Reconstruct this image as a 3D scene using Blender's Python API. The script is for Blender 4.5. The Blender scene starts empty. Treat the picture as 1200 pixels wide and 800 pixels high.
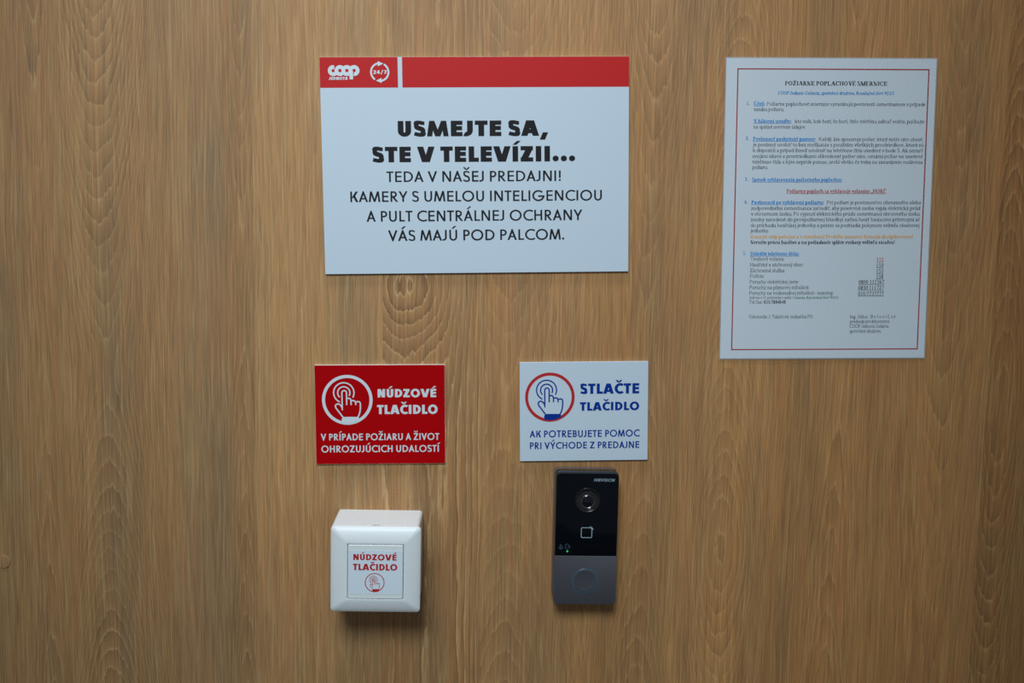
import bpy, bmesh, math
import numpy as np
from mathutils import Matrix, Vector

# ------------------------------------------------------------------ camera, world, lights, exposure
SC = bpy.context.scene
COL = SC.collection
EYE = 1.50                      # height of the lens above the floor; the wall face is the plane y = 0
CAM_DIST = 1.02394
PITCH, YAW, ROLL = math.radians(6.15738), math.radians(1.94401), math.radians(0.90209)


def make_camera():
    cp, sp = math.cos(PITCH), math.sin(PITCH)
    cy, sy = math.cos(YAW), math.sin(YAW)
    fwd = Vector((sy * cp, cy * cp, -sp))
    right = Vector((cy, -sy, 0))
    up = right.cross(fwd)
    r2 = right * math.cos(ROLL) + up * math.sin(ROLL)
    u2 = up * math.cos(ROLL) - right * math.sin(ROLL)
    cd = bpy.data.cameras.new('camera')
    cd.sensor_width = 36.0
    cd.lens = 36.0
    cd.clip_start = 0.05
    cam = bpy.data.objects.new('camera', cd)
    cam.matrix_world = Matrix((
        (r2.x, u2.x, -fwd.x, 0.0),
        (r2.y, u2.y, -fwd.y, -CAM_DIST),
        (r2.z, u2.z, -fwd.z, EYE),
        (0, 0, 0, 1)))
    COL.objects.link(cam)
    SC.camera = cam


make_camera()

WORLD_COLOR, WORLD_STRENGTH = (0.80, 0.92, 1.0), 0.15
CEILING_LAMP = dict(loc=(-0.12, -0.28, 2.72), size=(0.50, 0.18), energy=8.0, color=(0.95, 0.985, 1.03))
ROOM_SPOT = dict(loc=(-0.26, -1.95, 2.78), target=(-0.08, 0.0, 1.39), energy=156.0, color=(0.79, 0.93, 1.0), cone=45.0, radius=0.42)

w = bpy.data.worlds.new('room_light')
SC.world = w
w.use_nodes = True
w.node_tree.nodes['Background'].inputs[0].default_value = (*WORLD_COLOR, 1)
w.node_tree.nodes['Background'].inputs[1].default_value = WORLD_STRENGTH


def area(name, loc, size, energy, color, target=None):
    ld = bpy.data.lights.new(name, 'AREA')
    ld.shape = 'RECTANGLE'
    ld.size, ld.size_y = size
    ld.energy = energy
    ld.color = color
    lo = bpy.data.objects.new(name, ld)
    lo.location = loc
    if target is not None:
        d = Vector(target) - Vector(loc)
        lo.rotation_euler = d.to_track_quat('-Z', 'Y').to_euler()
    COL.objects.link(lo)
    return lo


area('ceiling_lamp', **CEILING_LAMP)


def spot(name, loc, target, energy, color, cone, radius):
    ld = bpy.data.lights.new(name, 'SPOT')
    ld.energy, ld.color = energy, color
    ld.spot_size, ld.spot_blend = math.radians(cone), 1.0
    ld.shadow_soft_size = radius
    lo = bpy.data.objects.new(name, ld)
    lo.location = loc
    lo.rotation_euler = (Vector(target) - Vector(loc)).to_track_quat('-Z', 'Y').to_euler()
    COL.objects.link(lo)


spot('room_spot', **ROOM_SPOT)

SC.view_settings.view_transform = 'Standard'
SC.view_settings.look = 'None'
SC.view_settings.gamma = 1.0
SC.view_settings.exposure = 0.08
SC.view_settings.use_curve_mapping = False
SC.cycles.caustics_reflective = False
SC.cycles.caustics_refractive = False
SC.cycles.sample_clamp_indirect = 1.5
SC.cycles.use_denoising = False      # the denoiser smears the small print


# ------------------------------------------------------------------ materials
def principled(name, color, rough=0.5, metallic=0.0, spec=0.5, coat=0.0, coat_rough=0.05):
    m = bpy.data.materials.new(name)
    m.use_nodes = True
    b = m.node_tree.nodes['Principled BSDF']
    b.inputs['Base Color'].default_value = (*color, 1)
    b.inputs['Roughness'].default_value = rough
    b.inputs['Metallic'].default_value = metallic
    b.inputs['Specular IOR Level'].default_value = spec
    b.inputs['Coat Weight'].default_value = coat
    b.inputs['Coat Roughness'].default_value = coat_rough
    return m


def mottled(name, color, rough=0.5, amount=0.04, scale=900.0, bump=0.0, bump_scale=1500.0, **kw):
    """a plain coloured surface with a faint procedural mottle and a fine texture"""
    m = principled(name, color, rough, **kw)
    nt = m.node_tree
    N = nt.nodes.new
    b = nt.nodes['Principled BSDF']
    tc = N('ShaderNodeTexCoord')
    no = N('ShaderNodeTexNoise')
    no.inputs['Scale'].default_value = scale
    no.inputs['Detail'].default_value = 2.0
    nt.links.new(tc.outputs['Object'], no.inputs['Vector'])
    mr = N('ShaderNodeMapRange')
    mr.inputs['To Min'].default_value = 1.0 - amount
    mr.inputs['To Max'].default_value = 1.0 + amount
    nt.links.new(no.outputs['Fac'], mr.inputs['Value'])
    mx = N('ShaderNodeVectorMath')
    mx.operation = 'SCALE'
    mx.inputs[0].default_value = color
    nt.links.new(mr.outputs[0], mx.inputs['Scale'])
    nt.links.new(mx.outputs[0], b.inputs['Base Color'])
    if bump > 0:
        n2 = N('ShaderNodeTexNoise')
        n2.inputs['Scale'].default_value = bump_scale
        nt.links.new(tc.outputs['Object'], n2.inputs['Vector'])
        bp = N('ShaderNodeBump')
        bp.inputs['Strength'].default_value = bump
        bp.inputs['Distance'].default_value = 0.0002
        nt.links.new(n2.outputs['Fac'], bp.inputs['Height'])
        nt.links.new(bp.outputs[0], b.inputs['Normal'])
    return m


def wood_material(name, use_attribute=True, shift=(0, 0, 0)):
    """oak-print laminate: growth-ring figure, vertical pores, soft colour drift"""
    m = bpy.data.materials.new(name)
    m.use_nodes = True
    nt = m.node_tree
    N, K = nt.nodes.new, nt.links.new
    b = nt.nodes['Principled BSDF']

    def math_(op, a, c=None, d=None):
        n = N('ShaderNodeMath')
        n.operation = op
        for i, v in enumerate((a, c, d)):
            if v is None:
                continue
            if isinstance(v, (int, float)):
                n.inputs[i].default_value = v
            else:
                K(v, n.inputs[i])
        return n.outputs[0]

    tc = N('ShaderNodeTexCoord')

    wander = N('ShaderNodeVectorMath')
    wander.operation = 'ADD'
    K(tc.outputs['Object'], wander.inputs[0])

    def noise(sx, sz, detail=2.0, rough=0.5, off=0.0, along=False):
        mp = N('ShaderNodeMapping')
        mp.inputs['Scale'].default_value = (sx, 1.0, sz)
        mp.inputs['Location'].default_value = (shift[0] + off, shift[1], shift[2] + off * 0.7)
        K(wander.outputs[0] if along else tc.outputs['Object'], mp.inputs['Vector'])
        n = N('ShaderNodeTexNoise')
        n.inputs['Scale'].default_value = 1.0
        n.inputs['Detail'].default_value = detail
        n.inputs['Roughness'].default_value = rough
        K(mp.outputs[0], n.inputs['Vector'])
        return n.outputs['Fac']

    def ramp(fac, stops):
        r = N('ShaderNodeValToRGB')
        el = r.color_ramp.elements
        while len(el) > 1:
            el.remove(el[-1])
        for i, (p, c) in enumerate(stops):
            e = el[0] if i == 0 else el.new(p)
            e.position = p
            e.color = (c, c, c, 1) if isinstance(c, (int, float)) else (*c, 1)
        K(fac, r.inputs['Fac'])
        return r.outputs['Color']

    def mix(fac, a, c, mode='MIX'):
        n = N('ShaderNodeMix')
        n.data_type = 'RGBA'
        n.blend_type = mode
        if isinstance(fac, (int, float)):
            n.inputs[0].default_value = fac
        else:
            K(fac, n.inputs[0])
        for i, v in ((6, a), (7, c)):
            if isinstance(v, tuple):
                n.inputs[i].default_value = (*v, 1)
            else:
                K(v, n.inputs[i])
        return n.outputs[2]

    if use_attribute:
        at = N('ShaderNodeAttribute')
        at.attribute_name = 'figure'
        g = at.outputs['Fac']
        a2 = N('ShaderNodeAttribute')
        a2.attribute_name = 'strength'
        strength = a2.outputs['Fac']
    else:
        sx = N('ShaderNodeSeparateXYZ')
        K(tc.outputs['Object'], sx.inputs[0])
        g = math_('MULTIPLY', sx.outputs[0], 260.0)
        strength = math_('MULTIPLY', noise(9, 2), 1.0)

    # the rings wander, and their edges are toothed by the pores
    g = math_('ADD', g, math_('MULTIPLY', math_('SUBTRACT', noise(20, 4.0, 3.0, 0.55), 0.5), 2.8))
    g = math_('ADD', g, math_('MULTIPLY', math_('SUBTRACT', noise(330, 26, 2.0, 0.6, 3.1), 0.5), 0.62))
    fr = math_('FRACT', g)
    cell = math_('FLOOR', g)
    wn = N('ShaderNodeTexWhiteNoise')
    wn.noise_dimensions = '1D'
    K(cell, wn.inputs['W'])
    ring_rand = wn.outputs['Value']

    band = ramp(fr, [(0.0, 0.0), (0.12, 0.10), (0.55, 0.45), (0.92, 1.0), (1.0, 0.05)])      # earlywood to latewood
    vein = ramp(fr, [(0.0, 1.0), (0.10, 0.25), (0.18, 0.0), (0.96, 0.0), (1.0, 1.0)])        # pale pore line

    light, mid, dark, red = WOOD['light'], WOOD['mid'], WOOD['dark'], WOOD['red']
    drift = noise(7.0, 1.3, 3.0, 0.5, 1.7)
    base = mix(ramp(drift, [(0.30, 0.0), (0.70, 1.0)]), mid, light)
    redness = ramp(noise(16.0, 2.6, 3.0, 0.6, 5.3), [(0.46, 0.0), (0.72, 1.0)])
    base = mix(math_('MULTIPLY', redness, 0.62), base, red)
    greyness = ramp(noise(13.0, 1.9, 3.0, 0.6, 8.9), [(0.44, 0.0), (0.66, 1.0)])
    base = mix(math_('MULTIPLY', greyness, 0.75), base, WOOD['grey'])

    fade = ramp(noise(9.0, 5.0, 2.0, 0.5, 31.0), [(0.34, 0.45), (0.60, 1.0)])
    strength = math_('MULTIPLY', strength, fade)
    amp = math_('MULTIPLY', strength, math_('ADD', math_('MULTIPLY', ring_rand, 0.6), 0.5))
    col = mix(math_('MULTIPLY', math_('MULTIPLY', band, amp), WOOD['band']), base, dark)
    col = mix(math_('MULTIPLY', math_('MULTIPLY', vein, amp), WOOD['vein']), col, WOOD['pale'])

    # fine fibre and pores, running up the board and leaning with the grain
    cb = N('ShaderNodeCombineXYZ')
    K(math_('MULTIPLY', math_('SUBTRACT', noise(11, 3.2, 2.0, 0.5, 21.0), 0.5), 0.013), cb.inputs[0])
    K(cb.outputs[0], wander.inputs[1])
    f1 = ramp(noise(560, 12.0, 3.0, 0.75, 2.0, True), [(0.30, 0.0), (0.70, 1.0)])
    f2 = ramp(noise(1050, 26.0, 2.0, 0.6, 4.0, True), [(0.30, 0.0), (0.70, 1.0)])
    f3 = ramp(noise(190, 3.4, 3.0, 0.6, 6.0, True), [(0.30, 0.0), (0.70, 1.0)])
    fib = math_('ADD', math_('MULTIPLY', f1, 0.46), math_('ADD', math_('MULTIPLY', f2, 0.30), math_('MULTIPLY', f3, 0.24)))
    mr = N('ShaderNodeMapRange')
    K(fib, mr.inputs['Value'])
    mr.inputs['From Min'].default_value = 0.15
    mr.inputs['From Max'].default_value = 0.85
    mr.inputs['To Min'].default_value = 1.0 - WOOD['fibre']
    mr.inputs['To Max'].default_value = 1.0 + WOOD['fibre']
    vm = N('ShaderNodeVectorMath')
    vm.operation = 'SCALE'
    K(col, vm.inputs[0])
    K(mr.outputs[0], vm.inputs['Scale'])
    streak = ramp(noise(480, 10.0, 2.0, 0.6, 13.0, True), [(0.52, 0.0), (0.66, 1.0)])
    col = mix(math_('MULTIPLY', streak, 0.36), vm.outputs[0], WOOD['pale'])
    pores = ramp(noise(700, 18.0, 1.0, 0.5, 11.0, True), [(0.60, 0.0), (0.70, 1.0)])
    col = mix(math_('MULTIPLY', pores, 0.45), col, dark)
    warm = ramp(noise(250, 4.4, 2.0, 0.6, 17.0, True), [(0.50, 0.0), (0.66, 1.0)])
    col = mix(math_('MULTIPLY', warm, 0.40), col, (0.42, 0.165, 0.052))
    if use_attribute:
        a3 = N('ShaderNodeAttribute')
        a3.attribute_name = 'tone'
        col = mix(1.0, col, a3.outputs['Color'], 'MULTIPLY')
    K(col, b.inputs['Base Color'])
    b.inputs['Roughness'].default_value = 0.62
    b.inputs['Specular IOR Level'].default_value = 0.60
    bp = N('ShaderNodeBump')
    bp.inputs['Strength'].default_value = 0.25
    bp.inputs['Distance'].default_value = 0.0003
    K(fib, bp.inputs['Height'])
    K(bp.outputs[0], b.inputs['Normal'])
    return m


WOOD = dict(light=(0.470, 0.255, 0.094), mid=(0.395, 0.200, 0.068), dark=(0.185, 0.085, 0.029), red=(0.43, 0.188, 0.066),
            grey=(0.265, 0.158, 0.072), pale=(0.60, 0.39, 0.185), band=0.82, vein=0.70, fibre=0.36)

M = {
    'wood': wood_material('oak_laminate'),
    'cap_wood': wood_material('oak_cap', False, (3.7, 0.0, 1.9)),
    'white_board': mottled('white_foam_board', (0.575, 0.665, 0.750), 0.50, 0.012, 700, 0.06),
    'board_core': mottled('white_board_core', (0.80, 0.80, 0.78), 0.6, 0.02),
    'red_band': mottled('red_print_band', (0.56, 0.010, 0.010), 0.50, 0.015, 700, 0.05, spec=0.22),
    'red_face': mottled('red_print_face', (0.43, 0.0012, 0.003), 0.40, 0.015, 700, 0.0, spec=0.06),
    'black_ink': principled('black_ink', (0.016, 0.014, 0.016), 0.5, spec=0.15),
    'white_ink': principled('white_ink', (0.66, 0.73, 0.78), 0.45),
    'blue_ink': principled('blue_ink', (0.0008, 0.034, 0.27), 0.45, spec=0.12),
    'ring_red': principled('ring_red_ink', (0.50, 0.012, 0.016), 0.45),
    'box_white': mottled('white_abs_plastic', (0.80, 0.825, 0.835), 0.38, 0.01, 900, 0.05, 2500.0),
    'label_white': mottled('label_paper', (0.72, 0.80, 0.88), 0.5, 0.01),
    'label_red': principled('label_red_ink', (0.50, 0.006, 0.012), 0.5),
    'relief_lit': principled('lit_relief_plastic', (0.93, 0.94, 0.95), 0.38),  # box plastic painted lighter, standing in for light on the embossed letters
    'paper': mottled('laminated_paper', (0.62, 0.68, 0.735), 0.35, 0.015, 300, coat=0.25, coat_rough=0.12),
    'doc_black': principled('document_black_ink', (0.02, 0.024, 0.03), 0.5),
    'doc_body': principled('document_body_ink', (0.03, 0.035, 0.045), 0.5),
    'doc_blue': principled('document_blue_ink', (0.001, 0.225, 0.60), 0.5, spec=0.2),
    'doc_red': principled('document_red_ink', (0.44, 0.035, 0.032), 0.5),
    'doc_border': principled('document_border_ink', (0.36, 0.03, 0.035), 0.5),
    'doc_orange': principled('document_orange_ink', (0.78, 0.36, 0.05), 0.5),
    'doc_green': principled('document_green_ink', (0.01, 0.19, 0.11), 0.5),
    'metal_shell': mottled('grey_metal_shell', (0.22, 0.215, 0.225), 0.38, 0.03, metallic=0.6),
    'black_gloss': principled('black_gloss_plastic', (0.006, 0.007, 0.010), 0.16),
    'black_glass': principled('black_glass', (0.0016, 0.0028, 0.0055), 0.10, spec=0.25),
    'plate_metal': mottled('anodised_plate', (0.088, 0.086, 0.100), 0.46, 0.10, 2600, 0.10, 4000.0, metallic=0.35),
    'button_metal': mottled('anodised_button', (0.080, 0.079, 0.092), 0.42, 0.10, 2600, 0.10, 4000.0, metallic=0.35),
    'ring_glow': principled('blue_translucent_ring', (0.030, 0.13, 0.23), 0.25),
    'lens_black': principled('lens_black', (0.008, 0.008, 0.009), 0.22),
    'lens_cone': principled('lens_cone', (0.014, 0.011, 0.010), 0.14, coat=0.5),
    'lens_rim': principled('lens_rim', (0.22, 0.23, 0.26), 0.25, metallic=0.8),
    'lens_glass': principled('lens_glass', (0.003, 0.004, 0.006), 0.05, spec=0.6),
    'mark_grey': principled('silkscreen_grey', (0.30, 0.40, 0.46), 0.5),
    'mark_dim': principled('silkscreen_dim', (0.055, 0.10, 0.14), 0.5),
    'hole': principled('speaker_hole', (0.0005, 0.0005, 0.0005), 0.9, spec=0.0),
    'seam': principled('moulded_grey', (0.36, 0.38, 0.40), 0.6),
    'floor': mottled('grey_floor_tile', (0.22, 0.22, 0.22), 0.5, 0.1, 30),
}


def film_material():
    m = bpy.data.materials.new('clear_laminate_film')
    m.use_nodes = True
    nt = m.node_tree
    b = nt.nodes['Principled BSDF']
    b.inputs['Base Color'].default_value = (0.62, 0.64, 0.68, 1)
    b.inputs['Roughness'].default_value = 0.18
    t = nt.nodes.new('ShaderNodeBsdfTransparent')
    mx = nt.nodes.new('ShaderNodeMixShader')
    mx.inputs[0].default_value = 0.30
    nt.links.new(t.outputs[0], mx.inputs[1])
    nt.links.new(b.outputs[0], mx.inputs[2])
    nt.links.new(mx.outputs[0], nt.nodes['Material Output'].inputs[0])
    return m


def led_material():
    m = principled('green_led', (0.0, 0.25, 0.06), 0.3)
    b = m.node_tree.nodes['Principled BSDF']
    b.inputs['Emission Color'].default_value = (0.01, 0.62, 0.20, 1)
    b.inputs['Emission Strength'].default_value = 0.7
    return m


M['film'] = film_material()
M['led'] = led_material()


# ------------------------------------------------------------------ object helpers
def thing(name, label, cat, x_mm, z_mm, deg=0.0, group=None):
    """an Empty on the wall face; its own axes are x to the right, z up, -y out of the wall"""
    o = bpy.data.objects.new(name, None)
    o.empty_display_size = 0.02
    o.location = (x_mm / 1000, 0.0, EYE + z_mm / 1000)
    o.rotation_euler = (0, -math.radians(deg), 0)
    o['label'] = label
    o['category'] = cat
    if group:
        o['group'] = group
    COL.objects.link(o)
    return o


def finish(name, me, mats, parent, smooth=None):
    for m in (mats if isinstance(mats, (list, tuple)) else [mats]):
        me.materials.append(m)
    if smooth is not None:
        me.shade_smooth()
        me.set_sharp_from_angle(angle=math.radians(smooth))
    o = bpy.data.objects.new(name, me)
    COL.objects.link(o)
    if parent:
        o.parent = parent
    return o


def from_bm(name, bm, mats, parent, smooth=None):
    me = bpy.data.meshes.new(name)
    bmesh.ops.recalc_face_normals(bm, faces=bm.faces)
    bm.to_mesh(me)
    bm.free()
    return finish(name, me, mats, parent, smooth)


def rrect(hw, hh, r, n=6, cx=0.0, cz=0.0):
    """rounded rectangle outline in mm, counter-clockwise seen from the room; r may be (tl, tr, br, bl)"""
    if not isinstance(r, (tuple, list)):
        r = (r, r, r, r)
    pts = []
    for (sx, sz, a0, rr) in ((1, 1, 0, r[1]), (-1, 1, 90, r[0]), (-1, -1, 180, r[3]), (1, -1, 270, r[2])):
        rr = max(rr, 0.01)
        for i in range(n + 1):
            a = math.radians(a0 + 90 * i / n)
            pts.append((cx + sx * (hw - rr) + rr * math.cos(a), cz + sz * (hh - rr) + rr * math.sin(a)))
    return pts


def loft(bm, rings, cap_front=True, cap_back=True):
    """rings: list of (outline, depth_mm out of the wall) with equal point counts"""
    vs = [[bm.verts.new((x / 1000, -d / 1000, z / 1000)) for x, z in out] for out, d in rings]
    n = len(vs[0])
    for a, b in zip(vs, vs[1:]):
        for i in range(n):
            j = (i + 1) % n
            bm.faces.new((a[i], a[j], b[j], b[i]))
    if cap_back:
        bm.faces.new(list(reversed(vs[0])))
    if cap_front:
        bm.faces.new(vs[-1])
    return vs


def circle(r, n=48, cx=0.0, cz=0.0):
    return [(cx + r * math.cos(2 * math.pi * i / n), cz + r * math.sin(2 * math.pi * i / n)) for i in range(n)]


def lathe(bm, profile, cx, cz, n=56):
    """profile: (radius, depth) from the outside in; radius 0 closes the centre"""
    prev = None
    for r, d in profile:
        if r <= 1e-6:
            ring = [bm.verts.new((cx / 1000, -d / 1000, cz / 1000))]
        else:
            ring = [bm.verts.new((x / 1000, -d / 1000, z / 1000)) for x, z in circle(r, n, cx, cz)]
        if prev is not None:
            for i in range(n):
                j = (i + 1) % n
                if len(ring) == 1:
                    bm.faces.new((prev[i], prev[j], ring[0]))
                else:
                    bm.faces.new((prev[i], prev[j], ring[j], ring[i]))
        prev = ring


def ink(name, polys, depth_mm, mat, parent, surface=None):
    """flat print: convex polygons (mm) lying on a face at the given depth"""
    vs, fs = [], []
    for k, poly in enumerate(polys):
        ar = sum(poly[i][0] * poly[(i + 1) % len(poly)][1] - poly[(i + 1) % len(poly)][0] * poly[i][1] for i in range(len(poly)))
        if ar < 0:
            poly = poly[::-1]
        d = depth_mm + (k % 149) * 0.0012
        s = len(vs)
        for x, z in poly:
            dd = d + (surface(x, z) if surface else 0.0)
            vs.append((x / 1000, -dd / 1000, z / 1000))
        fs.append(tuple(range(s, s + len(poly))))
    me = bpy.data.meshes.new(name)
    me.from_pydata(vs, [], fs)
    me.update()
    return finish(name, me, mat, parent)


# ------------------------------------------------------------------ lettering: stroke-built alphabets, cap height 1
def rect(x0, y0, x1, y1):
    return [(x0, y0), (x1, y0), (x1, y1), (x0, y1)]


def para(xb, yb, xt, yt, wd):
    """slanted stroke cut level at both ends"""
    return [(xb, yb), (xb + wd, yb), (xt + wd, yt), (xt, yt)]


def arc(cx, cy, rx, ry, tx, ty, a0, a1, n=None):
    n = n or max(3, int(abs(a1 - a0) / 15))
    out = []
    for i in range(n):
        p = math.radians(a0 + (a1 - a0) * i / n)
        q = math.radians(a0 + (a1 - a0) * (i + 1) / n)
        out.append([(cx + rx * math.cos(p), cy + ry * math.sin(p)), (cx + rx * math.cos(q), cy + ry * math.sin(q)),
                    (cx + (rx - tx) * math.cos(q), cy + (ry - ty) * math.sin(q)), (cx + (rx - tx) * math.cos(p), cy + (ry - ty) * math.sin(p))])
    return out


def disc(cx, cy, r, n=16):
    return [[(cx + r * math.cos(2 * math.pi * i / n), cy + r * math.sin(2 * math.pi * i / n)) for i in range(n)]]


def stroke(pts, wd, closed=False):
    """polyline with an even width, mitred as quads plus round joints"""
    out = []
    for (x0, y0), (x1, y1) in zip(pts, pts[1:]):
        dx, dy = x1 - x0, y1 - y0
        l = math.hypot(dx, dy) or 1e-9
        nx, ny = -dy / l * wd / 2, dx / l * wd / 2
        out.append([(x0 + nx, y0 + ny), (x0 - nx, y0 - ny), (x1 - nx, y1 - ny), (x1 + nx, y1 + ny)])
    for x, y in pts:
        out += disc(x, y, wd / 2, 10)
    return out


def ess(wd, h, t, b, y0=0.0):
    """an S of width wd, height h, drawn as one swelling stroke"""
    t, b = min(t, wd * 0.42), min(b, h * 0.235)
    k = [(wd * 0.93, 0.835, b * 0.95), (wd * 0.74, 0.955 - b * 0.47, b * 0.98), (wd * 0.50, 1.0 - b * 0.5, b), (wd * 0.20, 0.925 - b * 0.28, (t + b) / 2),
         (wd * 0.03 + t * 0.48, 0.735, t * 0.97), (wd * 0.24, 0.60 - b * 0.06, b * 1.10), (wd * 0.50, 0.515, b * 1.22), (wd * 0.78, 0.43 + b * 0.04, b * 1.10),
         (wd - t * 0.5, 0.28, t), (wd * 0.83, 0.085 + b * 0.25, (t + b) / 2), (wd * 0.50, b * 0.5, b), (wd * 0.25, 0.03 + b * 0.52, b * 0.98), (wd * 0.05, 0.185, b * 0.95)]
    pts = []
    for i in range(len(k) - 1):
        p0, p1, p2, p3 = k[max(i - 1, 0)], k[i], k[i + 1], k[min(i + 2, len(k) - 1)]
        for q in range(4):
            u = q / 4
            pts.append(tuple(0.5 * (2 * p1[c] + (p2[c] - p0[c]) * u + (2 * p0[c] - 5 * p1[c] + 4 * p2[c] - p3[c]) * u * u + (3 * p1[c] - p0[c] - 3 * p2[c] + p3[c]) * u ** 3) for c in range(3)))
    pts.append(k[-1])
    L, R = [], []
    for i in range(len(pts)):
        a, c = pts[max(i - 1, 0)], pts[min(i + 1, len(pts) - 1)]
        dx, dy = c[0] - a[0], (c[1] - a[1]) * h
        l = math.hypot(dx, dy) or 1e-9
        nx, ny = -dy / l * pts[i][2] / 2, dx / l * pts[i][2] / 2
        x, y = pts[i][0], y0 + pts[i][1] * h
        L.append((x + nx, y + ny))
        R.append((x - nx, y - ny))
    return [q for i in range(len(L) - 1) for q in ([L[i], L[i + 1], R[i + 1]], [L[i], R[i + 1], R[i]])]


ACUTE, CARON, CIRC, DIAER, HOOKCARON = 'acute', 'caron', 'circ', 'diaer', 'hook'
BASE = {}
for a_, b_ in zip('ÁÉÍÓÚÝáéíóúý', 'AEIOUYaeiouy'):
    BASE[a_] = (b_, ACUTE)
for a_, b_ in zip('ČĎŇŠŤŽčňšž', 'CDNSTZcnsz'):
    BASE[a_] = (b_, CARON)
for a_, b_ in zip('ďťľ', 'dtl'):
    BASE[a_] = (b_, HOOKCARON)
BASE['ô'] = ('o', CIRC)
BASE['ä'] = ('a', DIAER)


def accent(kind, xc, y, t, s=1.0):
    k = min(max(t * 0.85, 0.10), 0.17)
    h = 0.25 * s
    if kind == ACUTE:
        return [para(xc - 0.12 * s - k * 0.4, y, xc + 0.08 * s, y + h, k * 1.35)]
    if kind == CARON:
        return [para(xc - k * 0.62, y, xc - 0.22 * s - k * 0.6, y + h, k * 1.15), para(xc - k * 0.53, y, xc + 0.22 * s - k * 0.55, y + h, k * 1.15)]
    if kind == CIRC:
        return [para(xc - 0.18 * s - k * 0.4, y, xc - k * 0.5, y + 0.17 * s, k), para(xc + 0.18 * s - k * 0.6, y, xc - k * 0.5, y + 0.17 * s, k)]
    if kind == DIAER:
        return disc(xc - 0.13 * s, y + 0.08 * s, k * 0.5) + disc(xc + 0.13 * s, y + 0.08 * s, k * 0.5)
    return []


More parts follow.
